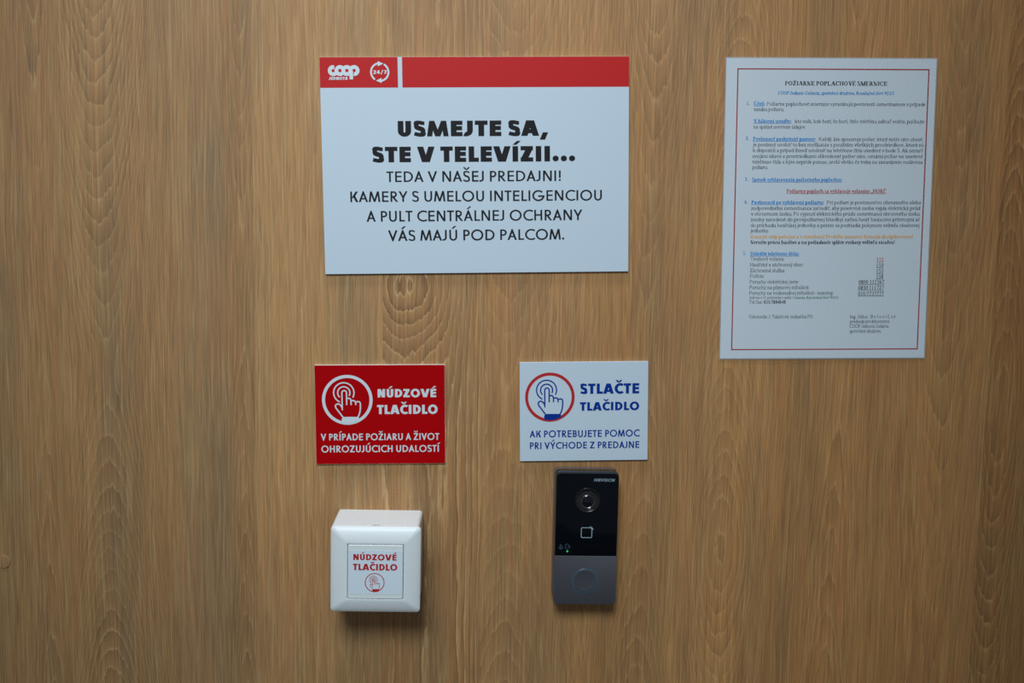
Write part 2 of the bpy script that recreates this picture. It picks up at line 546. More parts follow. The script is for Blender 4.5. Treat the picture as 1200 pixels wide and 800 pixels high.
def sans(c, t):
    """geometric sans capitals; returns (polygons, width, left bearing, right bearing)"""
    if c in BASE:
        bc, kind = BASE[c]
        P, wd, l, r = sans(bc, t)
        return P + accent(kind, wd / 2 + (0.02 if kind == ACUTE else 0), 1.09 if t > 0.2 else 1.12, t), wd, l, r
    bold = t > 0.2
    b = t * (0.80 if bold else 0.92)
    ld = t * (1.12 if bold else 1.10)
    ST, RD, DG = (0.095, 0.055, 0.015) if bold else (0.105, 0.065, 0.02)
    P = []
    if c in 'AV':
        wd = 0.74 + 0.95 * t if bold else 0.74 + 0.3 * t
        a = ld * (1.25 if bold else 0.55)
        H = 1.0 if bold else 1.03
        if bold:
            P = [para(0, 0, wd / 2 - a / 2, H, ld), para(wd - ld, 0, wd / 2 + a / 2 - ld, H, ld),
                 rect(wd / 2 - a / 2, 0.86, wd / 2 + a / 2, H)]
        else:
            yc = H * (wd / 2 - ld) / (wd / 2 - a / 2)
            P = [[(0, 0), (ld, 0), (wd / 2, yc), (wd / 2, H), (wd / 2 - a / 2, H)],
                 [(wd, 0), (wd - ld, 0), (wd / 2, yc), (wd / 2, H), (wd / 2 + a / 2, H)]]
        if c == 'A':
            y = 0.17 if bold else 0.25
            s = (wd / 2 - a / 2) * y + ld * 0.5
            P.append(rect(s, y, wd - s, y + b * 0.95))
            return P, wd, DG, DG
        return [[(x, 1 - y) for x, y in q] for q in P], wd, DG, DG
    if c == 'B':
        wd = 0.50 + 0.35 * t
        x1, x2 = wd * 0.50, wd * 0.48
        P = [rect(0, 0, t, 1), rect(0, 1 - b, x1, 1), rect(0, 0.5 - b * 0.42, x1, 0.5 + b * 0.58), rect(0, 0, x2, b)]
        P += arc(x1, 0.75 - b * 0.21, wd * 0.94 - x1, 0.25 + b * 0.21, t, b, -90, 90)
        P += arc(x2, 0.25 + b * 0.29, wd - x2, 0.25 + b * 0.29, t, b, -90, 90)
        return P, wd, ST, RD
    if c == 'C':
        wd = 0.78 + 0.1 * t
        return arc(0.53, 0.5, 0.53, 0.525, t, b, 50, 310), wd, RD, RD * 0.6
    if c == 'D':
        wd = 0.70 + 0.45 * t
        xs = wd - 0.5
        return [rect(0, 0, t, 1), rect(0, 0, xs, b), rect(0, 1 - b, xs, 1)] + arc(xs, 0.5, 0.5, 0.5, t, b, -90, 90), wd, ST, RD
    if c == 'E':
        wd = 0.43 + 0.75 * t
        return [rect(0, 0, t, 1), rect(0, 0, wd, b), rect(0, 1 - b, wd, 1), rect(0, 0.52 - b / 2, wd * 0.97, 0.52 + b / 2)], wd, ST, RD
    if c == 'F':
        wd = 0.42 + 0.7 * t
        return [rect(0, 0, t, 1), rect(0, 1 - b, wd, 1), rect(0, 0.48 - b / 2, wd * 0.95, 0.48 + b / 2)], wd, ST, RD * 0.5
    if c == 'G':
        wd = 0.95
        return arc(0.52, 0.5, 0.52, 0.525, t, b, 44, 360) + [rect(0.50, 0.52 - b, 1.03, 0.52)], 1.03, RD, RD
    if c == 'H':
        wd = 0.60 + 0.5 * t
        return [rect(0, 0, t, 1), rect(wd - t, 0, wd, 1), rect(0, 0.52 - b / 2, wd, 0.52 + b / 2)], wd, ST, ST
    if c == 'I':
        return [rect(0, 0, t, 1)], t, ST, ST
    if c == 'J':
        wd = 0.24 + 0.95 * t
        r = wd * 0.72
        return [rect(wd - t, r * 0.9, wd, 1)] + arc(wd - r, r * 0.9, r, r * 0.92, t, b, 0, -115), wd, -0.01, ST
    if c == 'K':
        wd = 0.56 + 0.65 * t
        return [rect(0, 0, t, 1), para(t * 0.75, 0.40, wd - ld * 1.25, 1, ld * 1.2), para(wd - ld * 1.15, 0, t + 0.05, 0.60, ld * 1.2)], wd, ST, DG
    if c == 'L':
        wd = 0.36 + 0.75 * t
        return [rect(0, 0, t, 1), rect(0, 0, wd, b)], wd, ST, DG
    if c == 'M':
        wd = 0.86 + 1.2 * t if bold else 0.90 + 0.5 * t
        s = 0.10 + 0.1 * t
        q = ld * 0.80 if bold else ld * 0.95
        yb = 0.0 if bold else 0.02
        return [para(0, 0, s, 1, q), para(wd - q, 0, wd - s - q, 1, q), para(wd / 2 - q * 0.5, yb, s, 1, q), para(wd / 2 - q * 0.5, yb, wd - s - q, 1, q)], wd, DG + 0.02, DG + 0.02
    if c == 'N':
        wd = 0.62 + 0.75 * t
        q = t * 1.2
        return [rect(0, 0, t, 1), rect(wd - t, 0, wd, 1), para(wd - q, 0, 0, 1, q)], wd, ST, ST
    if c == 'O':
        wd = 0.98 + 0.25 * t
        return arc(wd / 2, 0.5, wd / 2, 0.525, t, b * 1.04, 0, 360, 36), wd, RD, RD
    if c in 'PR':
        wd = 0.47 + 0.5 * t
        lo = 0.40 if c == 'P' else 0.42
        ry = (1 - lo) / 2
        xs = wd - ry * 1.0
        P = [rect(0, 0, t, 1), rect(0, 1 - b, xs, 1), rect(0, lo, xs, lo + b)] + arc(xs, 1 - ry, wd - xs, ry, t, b, -90, 90)
        if c == 'R':
            P.append(para(wd - ld * 0.92 + 0.06, 0, wd - ld - 0.26, lo + b * 0.4, ld * 1.12))
            wd += 0.06 + ld * 0.15
        return P, wd, ST, DG + 0.02
    if c == 'S':
        wd = 0.46 + 0.65 * t
        return ess(wd, 1.04, t * 0.98, b * 0.96, -0.02), wd, RD, RD
    if c == 'T':
        wd = 0.46 + 0.85 * t
        return [rect(wd / 2 - t / 2, 0, wd / 2 + t / 2, 1), rect(0, 1 - b, wd, 1)], wd, DG + 0.01, DG + 0.01
    if c == 'U':
        wd = 0.56 + 0.65 * t
        y = 0.34
        return [rect(0, y, t, 1), rect(wd - t, y, wd, 1)] + arc(wd / 2, y, wd / 2, y + 0.02, t, b, 180, 360), wd, ST, ST
    if c == 'Y':
        wd = 0.66 + 0.6 * t
        return [para(wd / 2 - ld / 2, 0.40, 0, 1, ld), para(wd / 2 - ld / 2, 0.40, wd - ld, 1, ld), rect(wd / 2 - t / 2, 0, wd / 2 + t / 2, 0.46)], wd, DG, DG
    if c == 'Z':
        wd = 0.56 + 0.6 * t
        q = t * 1.25
        return [rect(0, 0, wd, b), rect(0, 1 - b, wd * 0.98, 1), para(0, b * 0.6, wd * 0.98 - q, 1 - b * 0.6, q)], wd, RD, RD
    if c == '2':
        wd = 0.5 + 0.4 * t
        return arc(wd / 2, 0.72, wd / 2, 0.3, t, b, 190, -35) + [para(0, b * 0.5, wd - t * 1.2, 0.62, t * 1.2), rect(0, 0, wd, b)], wd, RD, RD
    if c == '4':
        wd = 0.56 + 0.5 * t
        return [rect(wd - t * 1.6, 0, wd - t * 0.6, 1), rect(0, 0.2, wd, 0.2 + b), para(0, 0.25, wd - t * 1.7, 1, t)], wd, RD, RD
    if c == '7':
        wd = 0.5 + 0.4 * t
        return [rect(0, 1 - b, wd, 1), para(0.08, 0, wd - t * 1.1, 1 - b * 0.5, t * 1.1)], wd, RD, RD
    if c == '/':
        return [para(0, -0.12, 0.34, 1.08, t * 0.8)], 0.34 + t * 0.8, RD, RD
    if c == '!':
        r = t * 0.62
        return [rect(r - t / 2, 0.30, r + t / 2, 1)] + disc(r, r, r), 2 * r, ST, ST
    if c == '.':
        r = t * (0.56 if bold else 0.62)
        return disc(r, r, r), 2 * r, 0.06, 0.06
    if c == ',':
        return [para(0, -0.25, 0.18, 0.22, t * 0.92)], 0.18 + t * 0.92, 0.02, 0.04
    return [], 0.3, 0, 0


def serif(c, t):
    """book serif with thick stems and thin hairs; x-height 0.68"""
    if c in BASE:
        bc, kind = BASE[c]
        if kind == HOOKCARON:
            P, wd, l, r = serif(bc, t)
            return P + [para(wd + 0.02, 0.72, wd + 0.07, 1.0, 0.10)], wd + 0.13, l, 0.02
        P, wd, l, r = serif('ı' if bc == 'i' else bc, t)
        return P + accent(kind, wd / 2, 1.08 if bc.isupper() else 0.77, 0.12, 0.85), wd, l, r
    h = 0.065 + t * 0.12
    s = 0.085
    X = 0.68
    B = 0.045

    def stem(x, y0, y1, foot=True, head=False):
        q = [rect(x, y0, x + t, y1)]
        if foot:
            q.append(rect(x - s, y0, x + t + s, y0 + h * 0.8))
        if head == 'flag':
            q.append([(x - s * 1.2, y1 - h * 1.4), (x, y1 - h * 1.6), (x, y1), (x - s * 0.2, y1)])
        elif head:
            q.append(rect(x - s, y1 - h * 0.8, x + t + s, y1))
        return q

    def bowl(cx, cy, rx, ry, a0=0, a1=360):
        return arc(cx, cy, rx, ry, t, h, a0, a1, 14)

    if c == 'ı':
        return stem(s, 0, X, True, 'flag'), t + 2 * s, B * 0.4, B * 0.4
    if c == 'i':
        return stem(s, 0, X, True, 'flag') + disc(s + t / 2, 0.92, t * 0.62, 8), t + 2 * s, B * 0.4, B * 0.4
    if c == 'j':
        return [rect(0.16, -0.15, 0.16 + t, X)] + arc(0.02, -0.12, 0.14 + t, 0.18, t, h, 0, -100, 5) + disc(0.16 + t / 2, 0.92, t * 0.62, 8), 0.18 + t, B * 0.4, B
    if c == 'l':
        return stem(s, 0, 1.02, True, 'flag'), t + 2 * s, B * 0.4, B * 0.4
    if c in 'nhmr':
        P = stem(s, 0, 1.02 if c == 'h' else X, True, 'flag')
        w1 = 0.36 + t * 0.5
        if c == 'r':
            return P + arc(s + t * 0.6 + 0.2, 0.44, 0.22, 0.25, h * 1.3, h * 1.3, 160, 60, 4) + disc(s + t + 0.22, 0.60, t * 0.6, 8), s + t + 0.29, B * 0.4, B * 0.2
        for k in range(2 if c == 'm' else 1):
            x = s + t * 0.5 + k * w1
            P += bowl(x + w1 / 2, 0.42, w1 / 2 + t * 0.5, 0.27, 0, 150)
            P += stem(x + w1 - t * 0.5, 0, 0.44)
        return P, s + w1 * (2 if c == 'm' else 1) + t + s, B * 0.4, B * 0.4
    if c == 'u':
        w1 = 0.36 + t * 0.5
        return [rect(s, 0.22, s + t, X), rect(0, X - h * 0.8, s, X), rect(s + w1, 0, s + w1 + t, X), rect(s + w1, 0, s + w1 + t + s, h * 0.8), rect(s + w1 - s, X - h * 0.8, s + w1, X)] + \
            bowl(s + w1 / 2 + t / 2, 0.24, w1 / 2 + t / 2, 0.26, 180, 320), s + w1 + t + s, B * 0.4, B * 0.4
    if c == 'o':
        return bowl(0.31, 0.34, 0.31, 0.36), 0.62, B, B
    if c == 'c':
        return bowl(0.29, 0.34, 0.29, 0.36, 55, 320) + disc(0.46, 0.54, t * 0.55, 8), 0.52, B, B * 0.6
    if c == 'e':
        return bowl(0.29, 0.34, 0.29, 0.36, 10, 322) + [rect(0.05, 0.38, 0.56, 0.38 + h * 0.9)], 0.56, B, B * 0.7
    if c == 'a':
        return [rect(0.34, 0.08, 0.34 + t, 0.50), rect(0.34 + t * 0.6, 0, 0.44 + t, h)] + arc(0.20 + t * 0.4, 0.48, 0.20 + t * 0.55, 0.22, t * 0.9, h, 0, 155, 6) + \
            bowl(0.19 + t * 0.2, 0.20, 0.19 + t * 0.2, 0.22, 60, 330), 0.47 + t, B, B * 0.3
    if c in 'dbpq':
        P = bowl(0.31 if c in 'dq' else 0.31 + s * 0.6, 0.34, 0.31, 0.36)
        if c == 'd':
            P += [rect(0.62 - t * 0.8, 0, 0.62 + t * 0.2, 1.02), rect(0.62, 0, 0.70, h), rect(0.48, 1.02 - h, 0.62, 1.02)]
            return P, 0.69, B, B * 0.3
        if c == 'b':
            return P + [rect(s * 0.6, 0, s * 0.6 + t, 1.02), rect(-0.03, 1.02 - h, s, 1.02)], 0.62 + s * 0.6, B * 0.4, B
        if c == 'p':
            return P + [rect(s * 0.6, -0.32, s * 0.6 + t, X), rect(-0.06, -0.32, s * 0.6 + t + 0.1, -0.32 + h), rect(-0.04, X - h, s, X)], 0.62 + s * 0.6, B * 0.4, B
        return P + stem(0.62 - t * 0.8, -0.32, X, True), 0.70, B, B * 0.3
    if c == 'g':
        return bowl(0.27, 0.45, 0.24, 0.24) + bowl(0.29, -0.12, 0.29, 0.2) + [rect(0.1, 0.1, 0.5, 0.1 + h * 1.4), rect(0.4, 0.6, 0.6, 0.6 + h)], 0.60, B, B * 0.4
    if c == 's':
        return ess(0.42, 0.70, t * 0.9, h * 1.15, -0.01), 0.43, B, B
    if c == 't':
        return [rect(0.12, 0.14, 0.12 + t, 0.84), rect(0, X - h, 0.38, X)] + arc(0.30, 0.15, 0.18, 0.16, t * 0.8, h, 180, 310, 4), 0.40, B * 0.3, B * 0.3
    if c == 'f':
        return stem(0.12, 0, 0.80) + [rect(0, X - h, 0.40, X)] + arc(0.32, 0.80, 0.20, 0.23, t * 0.9, h, 180, 50, 5), 0.46, B * 0.3, 0.0
    if c == 'k':
        return stem(s, 0, 1.02, True, 'flag') + [para(s + t, 0.26, 0.50, X - h * 0.5, h * 1.3), para(0.52, 0, s + t + 0.04, 0.42, t * 1.15), rect(0.42, 0, 0.76, h * 0.8), rect(0.40, X - h * 0.8, 0.68, X)], 0.72, B * 0.4, B * 0.2
    if c in 'vy':
        P = [para(0.28, 0, 0.05, X, t * 1.1), para(0.28 + t * 0.2, 0, 0.52, X, h * 1.2), rect(-0.02, X - h * 0.8, 0.27, X), rect(0.42, X - h * 0.8, 0.68, X)]
        if c == 'y':
            P += [para(0.12, -0.28, 0.31, 0.06, h * 1.3)] + disc(0.10, -0.26, t * 0.55, 8)
        return P, 0.66, 0.0, 0.0
    if c == 'x':
        return [para(0.44, 0, 0.06, X, t * 1.15), para(0.06, 0, 0.48, X, h * 1.2), rect(0, 0, 0.24, h * .8), rect(0.38, 0, 0.66, h * .8), rect(0, X - h * .8, 0.26, X), rect(0.38, X - h * .8, 0.64, X)], 0.66, 0.02, 0.02
    if c == 'z':
        return [rect(0.02, 0, 0.50, h), rect(0.02, X - h, 0.50, X), para(0.02, h * 0.4, 0.50 - t * 1.2, X - h * 0.4, t * 1.2)], 0.52, B * 0.6, B * 0.6
    # capitals
    if c in 'IJ':
        if c == 'J':
            return [rect(0.24, 0.15, 0.24 + t, 1), rect(0.12, 1 - h, 0.36 + t, 1)] + arc(0.12, 0.17, 0.12 + t, 0.19, t, h, 0, -150, 6), 0.36 + t, B, B
        return stem(s, 0, 1, True, True), t + 2 * s, B, B
    if c in 'HNKUM':
        wd = {'H': 0.98, 'N': 0.98, 'K': 0.96, 'U': 0.98, 'M': 1.22}[c]
        if c == 'H':
            P = stem(s, 0, 1, True, True) + stem(wd - s - t, 0, 1, True, True) + [rect(s, 0.5 - h / 2, wd - s, 0.5 + h / 2)]
        elif c == 'N':
            P = stem(s * 1.2, 0, 1, True, False) + [para(wd - t * 1.6 - s, 0, s * 0.4, 1, t * 1.25), rect(wd - s * 1.4 - h, 0, wd - s * 1.4, 1), rect(wd - s * 3, 1 - h * .8, wd, 1)]
            P[0] = rect(s * 1.2, 0, s * 1.2 + h, 1)
        elif c == 'U':
            P = [rect(s, 0.32, s + t, 1), rect(wd - s - h, 0.32, wd - s, 1), rect(0, 1 - h * .8, 2 * s + t, 1), rect(wd - 3 * s, 1 - h * .8, wd, 1)] + arc(wd / 2, 0.34, wd / 2 - s, 0.36, t, h, 180, 360, 10)
        elif c == 'K':
            P = stem(s, 0, 1, True, True) + [para(s + t, 0.42, wd - 0.26, 1, h * 1.3), para(wd - t * 1.4 - 0.06, 0, s + t + 0.1, 0.60, t * 1.2), rect(wd - 0.34, 0, wd, h * .8), rect(wd - 0.38, 1 - h * .8, wd - 0.06, 1)]
        else:
            P = [rect(s, 0, s + h, 1), rect(0, 0, 2.4 * s + h, h * .8)] + stem(wd - s - t, 0, 1, True, True) + [para(wd / 2 - t * 0.6, 0, s * 0.6, 1, t * 1.2), para(wd / 2 - h * 0.6, 0, wd - s - t, 1, h * 1.3), rect(0, 1 - h * .8, s + h, 1)]
        return P, wd, B * 0.4, B * 0.4
    if c in 'OCGQ':
        P = arc(0.47, 0.5, 0.47, 0.52, t * 1.08, h, *((0, 360) if c == 'O' else (40, 325)), 20)
        if c in 'CG':
            P.append(rect(0.82, 0.68, 0.82 + h, 1.0))
        if c == 'G':
            P += [rect(0.78 - t * 0.3, 0.06, 0.78 + t * 0.7, 0.42), rect(0.62, 0.42 - h * .8, 0.98, 0.42)]
        return P, {'O': 0.94, 'C': 0.90, 'G': 0.98, 'Q': 0.94}[c], B, B
    if c == 'A':
        return [para(0.08, 0, 0.46, 1, h * 1.2), para(0.86 - t * 0.9, 0, 0.42, 1, t * 1.2), rect(0.26, 0.34, 0.68, 0.34 + h), rect(0, 0, 0.26, h * .8), rect(0.70 - t * .4, 0, 1.02, h * .8)], 1.02, 0.0, 0.0
    if c == 'V':
        return [para(0.46, 0, 0.12, 1, t * 1.2), para(0.46 + t * 0.4, 0, 0.80, 1, h * 1.2), rect(0, 1 - h * .8, 0.34 + t, 1), rect(0.66, 1 - h * .8, 0.98, 1)], 0.98, 0.0, 0.0
    if c in 'ELT':
        if c == 'T':
            return stem(0.42 - t / 2, 0, 1) + [rect(0, 1 - h, 0.84, 1), rect(0, 0.76, h, 1), rect(0.84 - h, 0.76, 0.84, 1)], 0.84, B * 0.5, B * 0.5
        wd = 0.84
        P = stem(s, 0, 1, True, True) + [rect(s, 0, wd, h), rect(wd - h, 0, wd, 0.25)]
        if c == 'E':
            P += [rect(s, 1 - h, wd * 0.95, 1), rect(wd * 0.95 - h, 0.76, wd * 0.95, 1), rect(s, 0.5 - h / 2, wd * 0.7, 0.5 + h / 2), rect(wd * 0.7 - h, 0.38, wd * 0.7, 0.62)]
        return P, wd, B * 0.5, B * 0.5
    if c in 'PRBD':
        P = stem(s, 0, 1, True, True)
        if c == 'D':
            return P + [rect(s, 0, 0.48, h), rect(s, 1 - h, 0.48, 1)] + arc(0.46, 0.5, 0.46, 0.5, t, h, -90, 90, 10), 0.96, B * 0.5, B
        lo = 0.46
        P += [rect(s, 1 - h, 0.42, 1), rect(s, lo, 0.42, lo + h)] + arc(0.40, (1 + lo) / 2, 0.32, (1 - lo) / 2, t, h, -90, 90, 8)
        if c == 'R':
            P += [para(0.80 - t, 0, 0.36, lo + h * .6, t * 1.15), rect(0.68, 0, 0.94, h * .8)]
        if c == 'B':
            P += [rect(s, 0, 0.46, h)] + arc(0.44, 0.25, 0.36, 0.25, t, h, -90, 90, 8)
        return P, 0.90 if c == 'R' else 0.76, B * 0.5, B * 0.5
    if c == 'S':
        return ess(0.62, 1.04, t, h * 1.2, -0.02), 0.66, B, B
    if c == 'Z':
        return [rect(0, 0, 0.82, h), rect(0, 1 - h, 0.82, 1), para(0, h * .4, 0.82 - t * 1.3, 1 - h * .4, t * 1.3), rect(0.82 - h, 0, 0.82, 0.24), rect(0, 0.76, h, 1)], 0.84, B, B
    # figures
    if c == '1':
        return stem(0.24, 0, 1) + [para(0.1, 0.84, 0.24, 1, t * 0.6)], 0.62, B, B * 2
    if c == '0':
        return arc(0.33, 0.5, 0.33, 0.52, t, h, 0, 360, 16), 0.66, B, B
    if c in '2':
        return arc(0.32, 0.70, 0.30, 0.31, t, h, 180, -30, 8) + [para(0.02, 0.05, 0.60 - t * 1.2, 0.60, t), rect(0.02, 0, 0.64, h * 1.3)], 0.66, B, B
    if c in '35':
        P = arc(0.28, 0.30, 0.34, 0.32, t, h, 90 if c == '5' else 80, -140, 10)
        if c == '5':
            P += [rect(0.10, 0.56, 0.10 + h * 1.2, 1), rect(0.10, 1 - h * 1.4, 0.60, 1), rect(0.10, 0.56, 0.30, 0.56 + h)]
        else:
            P += arc(0.28, 0.76, 0.28, 0.25, t, h, 160, -80, 8)
        return P, 0.66, B, B
    if c == '4':
        return [rect(0.40, 0, 0.40 + t, 1), rect(0.02, 0.24, 0.66, 0.24 + h * 1.2), para(0.02, 0.28, 0.40, 1, h * 1.2)], 0.68, B, B
    if c == '6':
        return arc(0.33, 0.32, 0.31, 0.34, t, h, 0, 360, 14) + [rect(0.02, 0.32, 0.02 + t, 0.56)] + arc(0.42, 0.55, 0.40, 0.47, t, h, 180, 95, 6), 0.66, B, B
    if c == '7':
        return [rect(0.04, 1 - h * 1.5, 0.64, 1), para(0.18, 0, 0.62 - t * 0.7, 1, t * 0.8)], 0.66, B, B
    if c == '8':
        return arc(0.33, 0.27, 0.31, 0.29, t, h, 0, 360, 14) + arc(0.33, 0.77, 0.26, 0.25, t, h, 0, 360, 14), 0.66, B, B
    if c == '9':
        return arc(0.33, 0.68, 0.31, 0.34, t, h, 0, 360, 14) + [rect(0.64 - t, 0.44, 0.64, 0.68)] + arc(0.24, 0.45, 0.40, 0.47, t, h, 0, -85, 6), 0.66, B, B
    if c == '.':
        return disc(t * 0.6, t * 0.6, t * 0.6, 8), t * 1.2, B, B * 1.5
    if c == ',':
        return disc(t * 0.6, t * 0.6, t * 0.6, 8) + [para(0, -0.2, t * 0.5, t * 0.5, t * 0.6)], t * 1.2, B, B * 1.5
    if c == ':':
        return disc(t * 0.6, t * 0.6, t * 0.6, 8) + disc(t * 0.6, 0.58, t * 0.6, 8), t * 1.2, B * 1.5, B * 1.5
    if c == '!':
        return disc(t * 0.6, t * 0.6, t * 0.6, 8) + [[(t * 0.4, 0.28), (t * 0.8, 0.28), (t * 1.15, 1), (t * 0.05, 1)]], t * 1.2, B * 2, B * 2
    if c == '(':
        return arc(0.50, 0.38, 0.46, 0.68, t * 0.8, h * 0.5, 125, 235, 8), 0.26, B, 0.0
    if c == ')':
        return arc(-0.24, 0.38, 0.46, 0.68, t * 0.8, h * 0.5, -55, 55, 8), 0.26, 0.0, B
    if c == '/':
        return [para(0, -0.05, 0.30, 1.05, h * 1.2)], 0.42, 0.0, 0.0
    if c == '-':
        return [rect(0, 0.30, 0.30, 0.30 + h * 1.3)], 0.30, B, B
    if c in '„“':
        y = -0.12 if c == '„' else 0.78
        return [para(0, y, 0.08, y + 0.25, t * 0.8), para(0.2, y, 0.28, y + 0.25, t * 0.8)], 0.44, B, B
    return [], 0.3, 0, 0


def set_line(font, s, x0, x1, base, cap, t, shear=0.0, space=0.30, justify=False, underline=False, lo=0.80, hi=1.12):
    """lay one line between x0 and x1 (mm); glyphs are fitted in width, justified lines stretch the spaces"""
    glyphs, nat, nsp = [], 0.0, 0
    for i, ch in enumerate(s):
        if ch == ' ':
            nsp += 1
            glyphs.append(None)
            continue
        P, wd, l, r = font(ch, t)
        if i == 0 or not glyphs:
            l = 0.0
        if i == len(s) - 1:
            r = 0.0
        glyphs.append((P, wd, l, r))
        nat += wd + l + r
    target = (x1 - x0) / cap
    k = target / (nat + nsp * space)
    sp = space * k
    if justify and nsp:
        k = min(max(k, lo), hi)
        sp = (target - nat * k) / nsp
        if sp < 0.16:
            sp = 0.16
            k = (target - nsp * sp) / nat
    out, x = [], 0.0
    for gph in glyphs:
        if gph is None:
            x += sp
            continue
        P, wd, l, r = gph
        x += l * k
        for q in P:
            out.append([(x0 + (x + px * k + py * shear) * cap, base + py * cap) for px, py in q])
        x += (wd + r) * k
    if underline:
        m = max(1, int((x1 - x0) / 4))
        for i in range(m):
            out.append(rect(x0 + (x1 - x0) * i / m, base - 0.26 * cap, x0 + (x1 - x0) * (i + 1) / m, base - 0.15 * cap))
    return out


def lines(font, key, t, **kw):
    out = []
    for s, x0, x1, base, cap in TEXT[key]:
        out += set_line(font, s, x0, x1, base, cap, t, **kw)
    return out


def hand_icon(cx, cz, R, wd=0.053):
    """pointing hand with two ripples, on a circle of radius R; returns (hand strokes, cuff)"""
    S = lambda pts: [(cx + (x - 400) / 338 * R, cz - (y - 382) / 338 * R) for x, y in pts]
    u = R / 338
    W = wd * R
    rx, rz = S([(355, 285)])[0]
    P = arc(rx, rz, 136 * u + W / 2, 136 * u + W / 2, W, W, 245, -29, 30)
    P += arc(rx, rz, 82 * u + W / 2, 82 * u + W / 2, W, W, 227, -30, 24)
    tip = [(360 + 31 * math.cos(math.radians(a)), 286 - 31 * math.sin(math.radians(a))) for a in range(180, -1, -20)]
    P += stroke(S([(331, 515)] + tip + [(391, 445)]), W)
    P += stroke(S([(395, 364), (415, 358), (432, 362), (444, 374), (449, 390), (450, 445)]), W)
    P += stroke(S([(455, 394), (478, 390), (496, 395), (507, 408), (511, 422), (512, 446)]), W)
    P += stroke(S([(516, 410), (550, 405), (566, 413), (574, 430), (574, 490), (567, 545), (553, 590), (534, 622)]), W)
    P += stroke(S([(331, 490), (312, 458), (295, 441), (276, 435), (256, 440), (242, 455), (240, 472), (248, 493), (340, 618)]), W)
    cuff = []
    top, xs = 612, [(322, 640), (338, 614), (400, 612), (460, 612), (541, 614), (556, 636)]
    for (xa, ya), (xb, yb) in zip(xs, xs[1:]):
        ca = 382 + math.sqrt(max(0, 318 ** 2 - (xa - 400) ** 2))
        cb = 382 + math.sqrt(max(0, 318 ** 2 - (xb - 400) ** 2))
        cuff.append(S([(xa, ya), (xb, yb), (xb, cb), (xa, ca)]))
    return P, cuff

